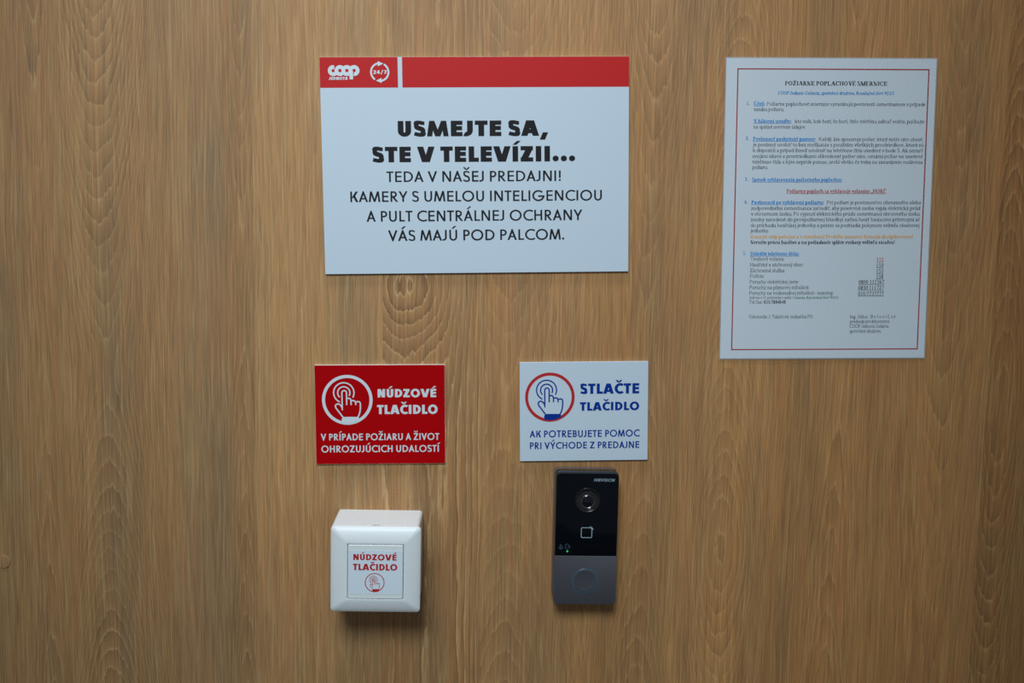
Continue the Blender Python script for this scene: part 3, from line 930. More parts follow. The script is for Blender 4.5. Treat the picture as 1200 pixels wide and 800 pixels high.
# measured lettering: text, left mm, right mm, baseline mm, cap height mm, in each sign's own axes
TEXT = {
    'board_head': [
        ('USMEJTE SA,', -76.28, 70.93, 28.98, 14.89),
        ('STE V TELEVÍZII...', -101.64, 97.56, 4.07, 14.97),
    ],
    'board_msg': [
        ('TEDA V NAŠEJ PREDAJNI!', -88.37, 83.42, -15.1, 10.3),
        ('KAMERY S UMELOU INTELIGENCIOU', -124.09, 124.05, -34.33, 10.26),
        ('A PULT CENTRÁLNEJ OCHRANY', -108.73, 104.62, -53.57, 10.39),
        ('VÁS MAJÚ POD PALCOM.', -87.9, 86.65, -72.62, 10.43),
    ],
    'board_logo': [
        ('JEDNOTA', -142.36, -123.88, 83.33, 2.84),
    ],
    'board_247': [
        ('24/7', -98.98, -85.84, 88.87, 3.49),
    ],
    'red_head': [
        ('NÚDZOVÉ', -2.38, 56.35, 17.52, 8.42),
        ('TLAČIDLO', -3.12, 57.68, 0.55, 9.23),
    ],
    'red_msg': [
        ('V PRÍPADE POŽIARU A ŽIVOT', -60.05, 59.11, -26.11, 6.83),
        ('OHROZUJÚCICH UDALOSTÍ', -59.69, 58.59, -38.38, 6.93),
    ],
    'blue_head': [
        ('STLAČTE', -3.79, 55.93, 18.06, 10.38),
        ('TLAČIDLO', -4.27, 56.08, 0.87, 8.67),
    ],
    'blue_msg': [
        ('AK POTREBUJETE POMOC', -55.24, 56.56, -26.19, 7.04),
        ('PRI VÝCHODE Z PREDAJNE', -55.01, 56.49, -38.05, 6.88),
    ],
    'box_head': [
        ('NÚDZOVÉ', -20.94, 20.53, 10.9, 5.92),
        ('TLAČIDLO', -21.19, 21.31, 0.94, 6.36),
    ],
    'box_mark': [
        ('legrand', -4.97, 5.49, -34.68, 1.88),
    ],
    'ic_mark': [
        ('HIKVISION', 6.07, 26.41, 59.08, 2.95),
    ],
    'title': [
        ('POŽIARNE POPLACHOVÉ SMERNICE', -46.25, 56.13, 122.66, 3.97),
    ],
    'subtitle': [
        ('COOP Jednota Galanta, spotrebné družstvo, Revolučná štvrť 953/1', -53.24, 62.93, 113.68, 3.31),
    ],
    'num': [
        ('1.', -84.0, -81.11, 103.23, 3.48),
        ('2.', -83.86, -80.53, 69.42, 3.5),
        ('3.', -84.17, -80.49, 29.39, 3.53),
        ('4.', -84.05, -80.61, 6.64, 3.55),
        ('5.', -84.03, -80.84, -44.25, 3.59),
    ],
    'uhead': [
        ('Účel:', -76.77, -65.88, 103.22, 3.48),
        ('V hlásení uveďte:', -76.69, -38.89, 86.26, 3.49),
        ('Povinnosť poskytnúť pomoc:', -76.68, -14.41, 68.96, 3.5),
        ('Spôsob vyhlasovania požiarneho poplachu:', -76.63, 13.65, 28.98, 3.54),
        ('Povinnosti po vyhlásení požiaru:', -76.84, -3.88, 6.52, 3.55),
        ('Dôležité telefónne čísla:', -76.6, -27.36, -44.54, 3.59),
    ],
    'body': [
        ('Požiarne poplachové smernice vymedzujú povinnosti zamestnancov v prípade', -63.92, 94.96, 102.97, 3.49),
        ('vzniku požiaru.', -76.63, -46.3, 97.66, 3.48),
        ('kto volá, kde horí, čo horí, číslo telefónu odkiaľ voláte, počkajte', -35.56, 95.01, 86.13, 3.5),
        ('na spätné overenie údajov.', -76.55, -24.19, 80.66, 3.5),
        ('Každý, kto spozoruje požiar, ktorý môže sám uhasiť,', -11.07, 94.81, 68.7, 3.51),
        ('je povinný urobiť to bez meškania s použitím všetkých prostriedkov, ktoré sú', -76.8, 95.06, 63.27, 3.52),
        ('k dispozícii a prípad ihneď oznámiť na telefónne čísla uvedené v bode 5. Ak nestačí', -76.66, 94.78, 57.7, 3.52),
        ('svojimi silami a prostriedkami zlikvidovať požiar sám, oznámi požiar na uvedené', -76.78, 94.6, 52.03, 3.52),
        ('telefónne čísla a kým nepríde pomoc, urobí všetko čo treba na zamedzenie rozšírenia', -76.64, 94.84, 46.41, 3.53),
        ('požiaru.', -76.75, -61.08, 41.17, 3.52),
        ('Pri požiari je povinnosťou ohrozeného alebo', -0.87, 94.83, 6.38, 3.56),
        ('zodpovedného zamestnanca zariadiť, aby poverená osoba vypla elektrický prúd', -76.95, 94.29, 0.77, 3.56),
        ('v ohrozenom úseku. Po vypnutí elektrického prúdu zamestnanci ohrozeného úseku', -76.81, 94.36, -4.91, 3.57),
        ('(osoby zaradené do protipožiarnej hliadky) začnú hasiť hasiacimi prístrojmi až', -77.1, 94.34, -10.52, 3.57),
        ('do príchodu hasičskej jednotky a potom sa podriadia pokynom veliteľa zásahovej', -76.96, 94.07, -16.31, 3.58),
        ('jednotky.', -77.0, -58.37, -21.59, 3.57),
    ],
    'redline': [
        ('Požiarny poplach sa vyhlasuje volaním „HORÍ“', -41.54, 59.16, 17.63, 3.63),
    ],
    'orange': [
        ('Konajte vždy pokojne a s rozvahou! Predíďte úrazom! Konajte disciplinovane!', -76.85, 88.19, -27.6, 3.58),
    ],
    'boldline': [
        ('Nerušte prácu hasičov a na požiadanie splňte rozkazy veliteľa zásahu!', -76.71, 69.61, -33.18, 3.59),
        ('031/7804648', -61.67, -39.32, -93.17, 3.45),
    ],
    'phone_list': [
        ('Tiesňové volania:', -76.47, -42.03, -49.83, 3.59),
        ('Hasičský a záchranný zbor:', -76.59, -22.61, -55.58, 3.6),
        ('Záchranná služba:', -76.62, -40.92, -61.4, 3.6),
        ('Polícia:', -76.65, -61.75, -66.96, 3.6),
        ('Poruchy elektrickej siete:', -76.59, -26.6, -72.83, 3.61),
        ('Poruchy na plynovej inštalácii:', -76.63, -15.82, -78.44, 3.62),
        ('Poruchy na vodovodnej inštalácii - nonstop', -76.66, 8.66, -84.07, 3.62),
        ('Adresa a t.č. právnickej osoby:', -76.56, -33.28, -88.2, 2.59),
        ('Tel./fax:', -76.87, -62.89, -93.12, 3.45),
    ],
    'green': [
        ('Galanta, Revolučná štvrť 953/1', -32.07, 14.3, -88.32, 2.59),
    ],
    'emergency': [
        ('112', 51.65, 58.97, -50.68, 3.69),
    ],
    'phones': [
        ('150', 51.61, 59.19, -56.44, 3.7),
        ('155', 51.82, 59.42, -62.12, 3.7),
        ('158', 52.04, 59.37, -67.72, 3.7),
        ('0800 111567', 34.35, 60.46, -73.22, 3.71),
        ('0850 111727', 34.21, 60.43, -79.0, 3.71),
        ('031/7737777', 34.17, 60.48, -84.88, 3.72),
    ],
    'sign': [
        ('Vyhotovila: J. Takáčová, technička PO', -76.94, -11.41, -107.98, 3.47),
        ('Ing. Július   B e l o v i č, v.r.', 26.7, 74.29, -108.2, 3.48),
        ('predseda predstavenstva', 26.87, 67.73, -113.06, 3.48),
        ('COOP Jednota Galanta,', 26.78, 67.3, -117.85, 3.48),
        ('spotrebné družstvo', 26.95, 59.07, -122.88, 3.48),
    ],
}


# ------------------------------------------------------------------ the wall
# veneer-print strips: left mm, right mm, centre x, centre z, curvature, ring spacing, softness, +1 ovals / -1 cathedrals, strength
STRIPS = [
    (-1400, -407, -431, -57, 0.01117, 51.7, 103, -1, 0.70, (0.86, 0.86, 0.84)),
    (-407, -301, -371, -141, 0.00511, 21.6, 52, -1, 0.80, (0.88, 0.88, 0.87)),
    (-301, -252, -347, -115, 0.00188, 77.6, 172, -1, 0.30, (0.92, 0.93, 0.95)),
    (-252, -222, -234, -54, 0.01615, 38.8, 129, -1, 0.70, (0.92, 0.90, 0.86)),
    (-222, -95, -293, -132, 0.00067, 103.4, 172, -1, 0.22, (1.06, 1.06, 1.04)),
    (-95, 6, -70, -56, 0.0026, 10.3, 22, 1, 1.0, (1.06, 1.02, 0.96)),
    (6, 122, 32, -180, 0.00215, 27.6, 69, -1, 0.45, (1.08, 1.02, 0.93)),
    (122, 214, 171, -126, 0.00565, 34.0, 60, -1, 0.5, (1.05, 0.97, 0.85)),
    (214, 304, 255, -321, 0.00565, 22.4, 43, 1, 0.65, (1.08, 1.00, 0.88)),
    (304, 405, 370, -133, 0.00807, 38.8, 129, -1, 0.80, (1.03, 0.93, 0.78)),
    (405, 524, 479, -469, 0.00404, 43.1, 86, -1, 0.45, (0.99, 0.89, 0.73)),
    (524, 1500, 539, -175, 0.0075, 27.0, 52, 1, 1.0, (0.86, 0.74, 0.54)),
]


def build_wall():
    xs = [-1400, -1000, -750, -600]
    edges = [s[0] for s in STRIPS[1:]]
    xs += list(np.arange(-540, 661, 4.0)) + [760, 1000, 1500]
    xs = sorted(set(float(x) for x in xs if all(abs(x - e) > 1.6 for e in edges)) | set(float(e) for e in edges))
    zs = [-1500, -1200, -900, -700] + list(np.arange(-600, 401, 5.0)) + [500, 700, 900, 1250]
    X, Z = np.array(xs), np.array(zs, float)
    nx, nz = len(X), len(Z)
    gx, gz = np.meshgrid(X, Z)
    co = np.zeros((nx * nz, 3), np.float32)
    co[:, 0] = gx.ravel() / 1000
    co[:, 2] = gz.ravel() / 1000
    i, k = np.meshgrid(np.arange(nx - 1), np.arange(nz - 1))
    a = (k * nx + i).ravel()
    quads = np.stack([a, a + 1, a + nx + 1, a + nx], 1)
    me = bpy.data.meshes.new('wall_back')
    me.vertices.add(len(co))
    me.vertices.foreach_set('co', co.ravel())
    me.loops.add(quads.size)
    me.loops.foreach_set('vertex_index', quads.ravel().astype(np.int32))
    me.polygons.add(len(quads))
    me.polygons.foreach_set('loop_start', (np.arange(len(quads)) * 4).astype(np.int32))
    me.polygons.foreach_set('loop_total', np.full(len(quads), 4, np.int32))
    me.update(calc_edges=True)
    cx = co[quads, 0].mean(1) * 1000
    lx = co[quads, 0] * 1000
    lz = co[quads, 2] * 1000
    fig = np.zeros(lx.shape, np.float32)
    stg = np.zeros(lx.shape, np.float32)
    tn = np.ones(lx.shape + (4,), np.float32)
    for n, (xl, xr, xc, zc, cv, sp, soft, sg, st, tone) in enumerate(STRIPS):
        m = (cx >= xl) & (cx < xr)
        dx, dz = lx[m] - xc, lz[m] - zc
        lat = cv * dx * dx / np.sqrt(1 + (dx / 90.0) ** 2)
        run = (np.sqrt(soft ** 2 + dz * dz) - soft) / sp
        if n == 5:
            run = 6.5 * np.tanh(run / 6.5) / (1 + (dx / 40.0) ** 4)
        fig[m] = lat + sg * run + n * 7.37 + 40
        stg[m] = st
        tn[m] = (*tone, 1.0)
    for nm, arr in (('figure', fig), ('strength', stg)):
        at = me.attributes.new(nm, 'FLOAT', 'CORNER')
        at.data.foreach_set('value', arr.ravel())
    at = me.attributes.new('tone', 'FLOAT_COLOR', 'CORNER')
    at.data.foreach_set('color', tn.ravel())
    o = finish('wall_back', me, M['wood'], None)
    o.location = (0, 0, EYE)
    o['kind'] = 'structure'


build_wall()


def build_floor():
    bm = bmesh.new()
    vs = [bm.verts.new(c) for c in ((-1.4, 0, 0), (1.5, 0, 0), (1.5, -3.2, 0), (-1.4, -3.2, 0))]
    bm.faces.new(vs)
    o = from_bm('floor', bm, M['floor'], None)
    o['kind'] = 'structure'


build_floor()


# ------------------------------------------------------------------ sign boards
def board_panel(name, w_, h_, th, mats, parent, front_mat=0, r=0.6):
    """foam board: square edges, slightly broken corners; the face may carry its own print"""
    bm = bmesh.new()
    o0 = rrect(w_ / 2, h_ / 2, r, 3)
    o1 = rrect(w_ / 2 - 0.18, h_ / 2 - 0.18, r, 3)
    loft(bm, [(o0, 0.0), (o0, th - 0.18), (o1, th)])
    bm.faces.ensure_lookup_table()
    bm.normal_update()
    for f in bm.faces:
        if f.normal.y < -0.99 or f.normal.y > 0.99:
            if min(v.co.y for v in f.verts) < -th / 1000 + 1e-6 and max(v.co.y for v in f.verts) < -th / 1000 + 1e-6:
                f.material_index = front_mat
    return from_bm(name, bm, mats, parent)


# -- the large white notice board with a red header
bt = thing('notice_board', 'large white notice board with red header band and bold black headline', 'sign', -3.26, 62.96, 1.357)
TH = 3.0
board_panel('panel', 301.4, 209.9, TH, [M['white_board']], bt)
HB, HT, HW = 75.8, 104.85, 150.6
ink('header_band', [rect(-HW, HB, -75.15, HT), rect(-70.9, HB, HW, HT)], TH + 0.02, M['red_band'], bt)


def coop_logo():
    cz, R, rh = 92.14, 5.2, 1.65
    P = []
    P += arc(-137.58, cz, R, R, R - rh, R - rh, 99, 330, 24)
    P += [[(-138.4, cz + rh * 0.8), (-136.55, cz + rh * 0.8), (-136.55, cz + R - 0.1), (-138.4, cz + R - 0.06)]]
    for cx in (-131.1, -124.4):
        P += arc(cx, cz, R, R, R - rh, R - rh, 0, 360, 32)
    P += arc(-117.39, cz, R, R, R - rh, R - rh, 0, 230, 20)
    P += arc(-117.39, cz, R, R, R - rh, R - rh, 262, 360, 10)
    P += [rect(-122.0, 83.77, -118.55, cz - 0.6), rect(-121.2, cz - 1, -119.6, cz + 3)]
    return P


ink('shop_logo', coop_logo() + lines(sans, 'board_logo', 0.30, shear=0.22), TH + 0.10, M['white_ink'], bt)


def round_the_clock():
    cx, cz, R, tw = -92.66, 90.62, 9.3, 1.75
    P = arc(cx, cz, R, R, tw, tw, 97, 236, 26)
    P += arc(cx, cz, R, R, tw, tw, 60, -84, 26)
    P += [[(-94.4, 101.1), (-94.4, 96.1), (-88.9, 98.6)], [(-91.0, 80.2), (-91.0, 85.0), (-96.5, 82.5)]]
    return P


ink('clock_emblem', round_the_clock() + lines(sans, 'board_247', 0.24), TH + 0.10, M['white_ink'], bt)
ink('headline_text', lines(sans, 'board_head', 0.335), TH + 0.05, M['black_ink'], bt)
ink('message_text', lines(sans, 'board_msg', 0.150), TH + 0.05, M['black_ink'], bt)

# -- the red emergency-button sign
rs = thing('emergency_sign', 'small red sign with white pointing hand, above the white push-button box', 'sign', -96.87, -185.8, 0.886)
board_panel('panel', 130.3, 100.9, TH, [M['board_core'], M['red_face']], rs, 1)
IC, IR = (-32.81, 15.13), 25.3
hand, cuff = hand_icon(*IC, IR)
ink('circle_mark', arc(*IC, IR, IR, IR * 0.122, IR * 0.122, 0, 360, 64), TH + 0.05, M['white_ink'], rs)
ink('hand_mark', hand + cuff, TH + 0.10, M['white_ink'], rs)
ink('title_text', lines(sans, 'red_head', 0.29), TH + 0.05, M['white_ink'], rs)
ink('message_text', lines(sans, 'red_msg', 0.175), TH + 0.05, M['white_ink'], rs)

# -- the white sign with blue lettering
bs = thing('help_sign', 'small white sign with blue lettering and red circle, just above the black intercom', 'sign', 108.79, -180.58, 1.183)
board_panel('panel', 130.2, 101.3, TH, [M['white_board']], bs)
IC, IR = (-34.65, 15.01), 25.1
hand, cuff = hand_icon(*IC, IR)
ink('hand_mark', hand + cuff, TH + 0.05, M['blue_ink'], bs)
ink('circle_mark', arc(*IC, IR, IR, IR * 0.122, IR * 0.122, 0, 360, 64), TH + 0.10, M['ring_red'], bs)
ink('title_text', lines(sans, 'blue_head', 0.285), TH + 0.05, M['blue_ink'], bs)
ink('message_text', lines(sans, 'blue_msg', 0.175), TH + 0.05, M['blue_ink'], bs)


# ------------------------------------------------------------------ the laminated fire-alarm notice
ln = thing('laminated_notice', 'laminated white paper notice with thin red border and small printed paragraphs', 'notice', 348.44, 25.22, 0.925)
PW, PH = 209.5, 297.4


def sag(x, z):
    """how far the taped sheet stands off the wall, mm"""
    u, v = x / (PW / 2), z / (PH / 2)
    return 0.55 + 0.75 * (1 - u * u) * (0.6 + 0.4 * math.cos(2.3 * v + 0.6)) + 0.35 * math.sin(3.1 * v + 1.2 * u) * (1 - abs(u) ** 3) * 0.6 + 0.35 * max(0, -v - 0.6)


def sheet(name, w_, h_, d0, th, mat, parent, hole=None, nx=24, nz=34):
    bm = bmesh.new()
    fr, bk = {}, {}
    for i in range(nx + 1):
        for k in range(nz + 1):
            x, z = -w_ / 2 + w_ * i / nx, -h_ / 2 + h_ * k / nz
            d = d0 + sag(x, z)
            fr[i, k] = bm.verts.new((x / 1000, -(d + th) / 1000, z / 1000))
            bk[i, k] = bm.verts.new((x / 1000, -d / 1000, z / 1000))
    for i in range(nx):
        for k in range(nz):
            bm.faces.new((fr[i, k], fr[i + 1, k], fr[i + 1, k + 1], fr[i, k + 1]))
            bm.faces.new((bk[i, k], bk[i, k + 1], bk[i + 1, k + 1], bk[i + 1, k]))
    loop = [(i, 0) for i in range(nx)] + [(nx, k) for k in range(nz)] + [(i, nz) for i in range(nx, 0, -1)] + [(0, k) for k in range(nz, 0, -1)]
    for p, q in zip(loop, loop[1:] + loop[:1]):
        bm.faces.new((fr[p], bk[p], bk[q], fr[q]))
    return from_bm(name, bm, mat, parent, 40)


def film_rim():
    """the clear welded edge of the laminating pouch, a narrow strip round the paper"""
    bm = bmesh.new()
    hw, hh, e = PW / 2, PH / 2, 1.1
    n = 24
    inner = [(-hw + PW * i / n, -hh) for i in range(n)] + [(hw, -hh + PH * i / n) for i in range(n)] + \
            [(hw - PW * i / n, hh) for i in range(n)] + [(-hw, hh - PH * i / n) for i in range(n)]
    k = (hw + e) / hw, (hh + e) / hh
    rows = []
    for kx, kz, dd in ((1, 1, 0.10), (k[0], k[1], 0.10), (k[0], k[1], 0.0), (1, 1, 0.0)):
        rows.append([bm.verts.new((x * kx / 1000, -(sag(x, z) + dd) / 1000, z * kz / 1000)) for x, z in inner])
    for a, b in zip(rows, rows[1:] + rows[:1]):
        for i in range(len(inner)):
            j = (i + 1) % len(inner)
            bm.faces.new((a[i], a[j], b[j], b[i]))
    return from_bm('film_rim', bm, M['film'], ln)


sheet('paper_sheet', PW, PH, 0.0, 0.22, M['paper'], ln)
film_rim()
PD = 0.25


def split_rect(x0, y0, x1, y1, n):
    out = []
    for i in range(n):
        if abs(x1 - x0) > abs(y1 - y0):
            a, b = x0 + (x1 - x0) * i / n, x0 + (x1 - x0) * (i + 1) / n
            out.append(rect(a, y0, b, y1))
        else:
            a, b = y0 + (y1 - y0) * i / n, y0 + (y1 - y0) * (i + 1) / n
            out.append(rect(x0, a, x1, b))
    return out


BX0, BX1, BZ0, BZ1, BW = -93.8, 97.9, -140.3, 138.9, 1.15
border = split_rect(BX0, BZ0, BX1, BZ0 + BW, 24) + split_rect(BX0, BZ1 - BW, BX1, BZ1, 24) + \
    split_rect(BX0, BZ0, BX0 + BW, BZ1, 32) + split_rect(BX1 - BW, BZ0, BX1, BZ1, 32)
ink('printed_border', border, PD, M['doc_border'], ln, sag)
ink('title_text', lines(serif, 'title', 0.23), PD, M['doc_black'], ln, sag)
ink('subtitle_text', lines(serif, 'subtitle', 0.20, shear=0.22), PD, M['doc_blue'], ln, sag)
for row in TEXT['num']:
    ink('numeral_text', set_line(serif, *row, 0.22), PD, M['doc_blue'], ln, sag)
ink('section_heading_text', lines(serif, 'uhead', 0.235, underline=True), PD, M['doc_blue'], ln, sag)
ink('paragraph_text', lines(serif, 'body', 0.13, justify=True), PD, M['doc_body'], ln, sag)
ink('alarm_text', lines(serif, 'redline', 0.22, underline=True), PD, M['doc_red'], ln, sag)
ink('caution_text', lines(serif, 'orange', 0.22), PD, M['doc_orange'], ln, sag)
ink('emphasis_text', lines(serif, 'boldline', 0.23), PD, M['doc_black'], ln, sag)
ink('contact_text', lines(serif, 'phone_list', 0.115), PD, M['doc_body'], ln, sag)
ink('address_text', lines(serif, 'green', 0.18), PD, M['doc_green'], ln, sag)
ink('emergency_number_text', lines(serif, 'emergency', 0.19, underline=True), PD, M['doc_red'], ln, sag)
ink('phone_number_text', lines(serif, 'phones', 0.18, underline=True), PD, M['doc_black'], ln, sag)
ink('signature_text', lines(serif, 'sign', 0.115), PD, M['doc_body'], ln, sag)


# ------------------------------------------------------------------ the white emergency push-button
pb = thing('push_button_box', 'white square surface-mounted push-button box with red lettered label', 'push button', -95.9, -327.7, -0.471)
FW, FH = 43.3, 42.5
DEEP = 58.4
bm = bmesh.new()
bx = lambda e, r: rrect(42.9 - e, 42.9 - e, r, 8, -1.1, -0.1)
loft(bm, [(bx(0, 3.6), 0), (bx(0.1, 3.6), 20), (bx(0.5, 3.4), DEEP - 5.2), (bx(1.2, 3.0), DEEP - 4.8)])
from_bm('mounting_box', bm, M['box_white'], pb, 35)
bm = bmesh.new()
fr_ = lambda e, r: rrect(FW - e, FH - e, r, 8)
OPX, OPZ, OPC = 27.0, 27.2, -0.85
op = lambda e, r: rrect(OPX + e, OPZ + e, r, 8, 0.28, OPC)


def lerp_outline(a, b, t):
    return [(p[0] + (q[0] - p[0]) * t, p[1] + (q[1] - p[1]) * t) for p, q in zip(a, b)]


A0, B0 = fr_(0.5, 3.6), op(0.6, 1.4)
loft(bm, [(fr_(0.6, 3.4), DEEP - 4.4), (fr_(0.0, 3.8), DEEP - 4.0), (fr_(0.0, 3.8), DEEP - 0.6), (A0, DEEP),
          (lerp_outline(A0, B0, 0.25), DEEP + 1.75), (lerp_outline(A0, B0, 0.5), DEEP + 3.05), (lerp_outline(A0, B0, 0.75), DEEP + 3.9),
          (lerp_outline(A0, B0, 0.94), DEEP + 4.35), (B0, DEEP + 4.3), (op(0.05, 1.3), DEEP + 3.9), (op(0.05, 1.3), DEEP - 1)], True, True)
from_bm('frame', bm, M['box_white'], pb, 28)
bm = bmesh.new()
loft(bm, [(rrect(4.0, 0.4, 0.3, 3, 0.1, FH - 0.15), DEEP - 5.0), (rrect(4.0, 0.4, 0.3, 3, 0.1, FH - 0.15), DEEP - 3.9)])
from_bm('release_notch', bm, M['seam'], pb)
mk = lines(serif, 'box_mark', 0.16)
bm = bmesh.new()
mark = from_bm('relief_mark', bm, M['relief_lit'], pb)
bpy.data.objects.remove(mark)
frame_d = lambda x, z: 0.0
zmark = TEXT['box_mark'][0][3]
t_m = (FH - 0.5 + zmark) / (FH - 0.5 - 28.7)
dm = DEEP + np.interp(t_m, [0, .25, .5, .75, .94], [0, 1.75, 3.05, 3.9, 4.35])
slope = 0.30
ink('relief_mark', mk, dm + 0.26, M['relief_lit'], pb, lambda x, z: (z - zmark - 0.8) * slope)
# rocker: the moving plate in the frame, bent a little about its middle
bm = bmesh.new()
RX, RZ, RC = 26.45, 26.65, 0.28
rk = lambda e, r: rrect(RX - e, RZ - e, r, 6, RC, OPC)
loft(bm, [(rk(0, 1.2), DEEP + 0.5), (rk(0, 1.2), DEEP + 4.7), (rk(0.4, 1.0), DEEP + 5.1)])
rocker = from_bm('rocker', bm, M['box_white'], pb, 30)
LD = DEEP + 5.12
bm = bmesh.new()
LX0, LX1, LZ0, LZ1 = -25.7, 25.9, -23.0, 20.4
loft(bm, [(rrect((LX1 - LX0) / 2, (LZ1 - LZ0) / 2, 0.5, 3, (LX0 + LX1) / 2, (LZ0 + LZ1) / 2), LD),
          (rrect((LX1 - LX0) / 2, (LZ1 - LZ0) / 2, 0.5, 3, (LX0 + LX1) / 2, (LZ0 + LZ1) / 2), LD + 0.12)])
from_bm('label_sticker', bm, M['label_white'], rocker)
ink('label_text', lines(sans, 'box_head', 0.27), LD + 0.15, M['label_red'], rocker)
IC, IR = (-0.25, -11.27), 9.45
hand, cuff = hand_icon(*IC, IR, 0.050)
hx, hz = IC[0] - 45 / 338 * IR, IC[1] + 97 / 338 * IR
hand += arc(hx, hz, 0.13 * IR, 0.13 * IR, 0.045 * IR, 0.045 * IR, 0, 360, 16)
ink('hand_mark', hand + cuff + arc(*IC, IR, IR, IR * 0.085, IR * 0.085, 0, 360, 48), LD + 0.15, M['label_red'], rocker)


# ------------------------------------------------------------------ the video intercom
ic = thing('video_intercom', 'black and grey video intercom with camera lens and round call button', 'intercom', 111.46, -306.04, -0.209)
HWI, HHI, RI = 31.6, 68.0, 4.6
ID = 26.5
bm = bmesh.new()
sh = lambda e, r: rrect(32.0 - e, 67.7 - e, r, 8, -0.1, 0.0)
loft(bm, [(sh(0.4, 4.6), 0.0), (sh(0, 5), 0.6), (sh(0, 5), 9.0), (sh(0.5, 4.6), 9.6)])
from_bm('back_shell', bm, M['metal_shell'], ic, 35)
bm = bmesh.new()
bd = lambda e, r: rrect(HWI - e, HHI - e, r, 8)
loft(bm, [(bd(0.4, RI), 9.6), (bd(0.0, RI), 10.2), (bd(0.0, RI), 22.0), (bd(0.35, RI), 23.4), (bd(0.8, RI - .3), 24.4)])
from_bm('body', bm, M['black_gloss'], ic, 35)
SPLIT = -17.45


def plate(name, z0, z1, r, d0, d1, mat, e=0.5, bev=0.6):
    bm = bmesh.new()
    cz, hh = (z0 + z1) / 2, (z1 - z0) / 2
    q = lambda k: rrect(HWI - e - k, hh - k, tuple(max(v - k, 0.05) for v in r), 8, 0, cz)
    loft(bm, [(q(0), d0), (q(0), d1 - bev), (q(bev * 0.3), d1 - bev * 0.3), (q(bev), d1)])
    return from_bm(name, bm, mat, ic, 30)


glass = plate('glass_front', SPLIT + 0.12, HHI - 0.9, (4.2, 4.2, 0.1, 0.1), 23.5, ID, M['black_glass'], 0.4, 0.5)
metal = plate('metal_faceplate', -HHI + 0.15, SPLIT, (0.1, 0.1, 4.4, 4.4), 23.5, ID, M['plate_metal'], 0.05, 0.45)

LC = (0.44, 39.6)
bm = bmesh.new()
lathe(bm, [(12.9, ID - 0.1), (12.9, ID + 0.5), (12.5, ID + 1.0), (11.7, ID + 1.15), (11.0, ID + 0.9), (10.6, ID + 0.5)], *LC)
hous = from_bm('camera_housing', bm, M['lens_black'], ic, 40)
LP = (0.40, 38.7)
bm = bmesh.new()
lathe(bm, [(10.7, ID + 0.6), (9.6, ID + 0.9), (8.6, ID + 0.55), (7.9, ID + 0.75), (6.9, ID + 0.3), (6.2, ID + 0.15)], *LP)
from_bm('lens_bezel', bm, M['lens_cone'], hous, 40)
bm = bmesh.new()
lathe(bm, [(6.65, ID + 0.1), (6.65, ID + 0.62), (6.4, ID + 0.72), (6.2, ID + 0.62), (6.2, ID + 0.1)], *LP)
from_bm('lens_ring', bm, M['lens_rim'], hous, 40)
bm = bmesh.new()
lathe(bm, [(6.2, ID + 0.12), (5.4, ID + 0.55), (4.2, ID + 0.95), (2.6, ID + 1.25), (1.2, ID + 1.38), (0, ID + 1.42)], *LP)
from_bm('lens_glass', bm, M['lens_glass'], hous, 60)

ink('maker_mark', lines(sans, 'ic_mark', 0.16, shear=0.30), ID + 0.03, M['mark_grey'], glass)


def card_icon():
    x0, x1, z0, z1, r, t = -5.5, 5.9, 1.1, 12.0, 1.5, 0.75
    P = [rect(x0, z0 + r, x0 + t, z1 - r), rect(x0 + r, z0, x1 - r, z0 + t), rect(x1 - t, z0 + r, x1, z1 - 1.2), rect(x0 + r, z1 - t, x1 - 1.6, z1)]
    for cx, cz, a in ((x0 + r, z1 - r, 90), (x0 + r, z0 + r, 180), (x1 - r, z0 + r, 270)):
        P += arc(cx, cz, r, r, t, t, a, a + 90, 5)
    P += stroke([(x1 - 2.2, z1 + 0.6), (x1 - 0.2, z1 - 0.4), (x1 + 0.7, z1 - 2.2)], t)
    P += stroke([(x1 - 1.6, z1 - 0.6), (x1 - 0.6, z1 - 1.6)], t)
    return P


ink('card_mark', card_icon(), ID + 0.03, M['mark_grey'], glass)


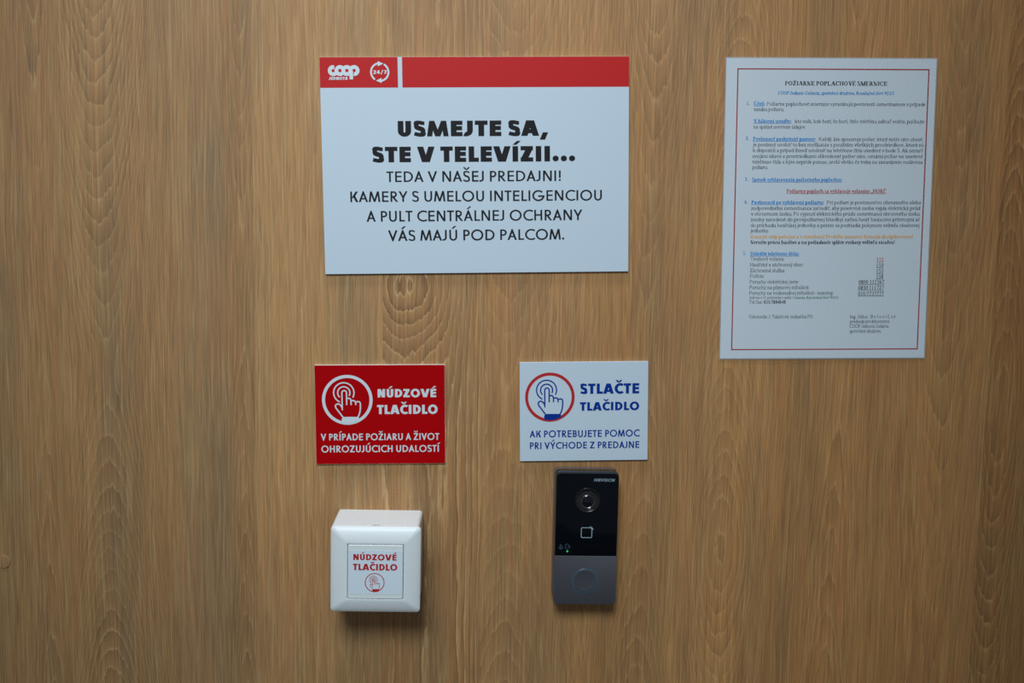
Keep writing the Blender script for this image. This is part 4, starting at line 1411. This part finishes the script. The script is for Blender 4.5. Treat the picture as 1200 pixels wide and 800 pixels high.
def mic_icon():
    cx, cz, t = -25.3, -8.0, 0.45
    P = arc(cx, cz + 1.1, 1.0, 1.0, t, t, 0, 180, 8) + arc(cx, cz - 0.6, 1.0, 1.0, t, t, 180, 360, 8)
    P += [rect(cx - 1.0, cz - 0.6, cx - 1.0 + t, cz + 1.1), rect(cx + 1.0 - t, cz - 0.6, cx + 1.0, cz + 1.1)]
    P += arc(cx, cz - 0.5, 2.3, 2.2, t, t, 180, 360, 12) + [rect(cx - t / 2, cz - 3.1, cx + t / 2, cz - 2.5)]
    cx = -18.7
    P += arc(cx, cz, 2.6, 2.9, t, t, 50, 310, 16)
    P += [rect(cx - 0.2, cz - t / 2, cx + 2.8, cz + t / 2)]
    P += stroke([(cx + 1.7, cz + 1.0), (cx + 2.9, cz), (cx + 1.7, cz - 1.0)], t)
    return P


ink('status_marks', mic_icon(), ID + 0.03, M['mark_dim'], glass)
bm = bmesh.new()
lathe(bm, [(0.95, ID - 0.05), (0.95, ID + 0.06), (0.5, ID + 0.12), (0, ID + 0.14)], -18.65, -12.9, 16)
from_bm('status_light', bm, M['led'], glass, 60)['label'] = 'small green status light'
holes = []
for r_ in range(2):
    for k in range(12):
        holes += disc(-1.6 + k * 1.85, -12.75 - r_ * 2.35, 0.42, 8)
ink('speaker_holes', holes, ID + 0.03, M['hole'], glass)

BC = (-0.2, -43.4)
bm = bmesh.new()
lathe(bm, [(12.7, ID - 0.2), (12.7, ID + 0.10), (12.45, ID + 0.22), (12.0, ID + 0.10), (11.9, ID - 0.2)], *BC)
from_bm('button_ring', bm, M['ring_glow'], metal, 40)
bm = bmesh.new()
lathe(bm, [(11.95, ID - 0.2), (11.95, ID + 0.35), (11.5, ID + 0.5), (9.5, ID + 0.22), (6.5, ID + 0.02 + 0.05), (3.0, ID + 0.03), (0, ID + 0.02)], *BC)
from_bm('call_button', bm, M['button_metal'], metal, 40)


# ------------------------------------------------------------------ the wood-coloured screw cover at the left edge
sc_ = thing('screw_cover_cap', 'small round wood-coloured screw cover cap on the bare panel', 'screw cap', -477.5, -341.0)
bm = bmesh.new()
lathe(bm, [(7.0, 0.0), (7.0, 0.75), (6.75, 1.0), (6.2, 1.08), (0, 1.12)], 0, 0, 40)
from_bm('cap_disc', bm, M['cap_wood'], sc_, 35)
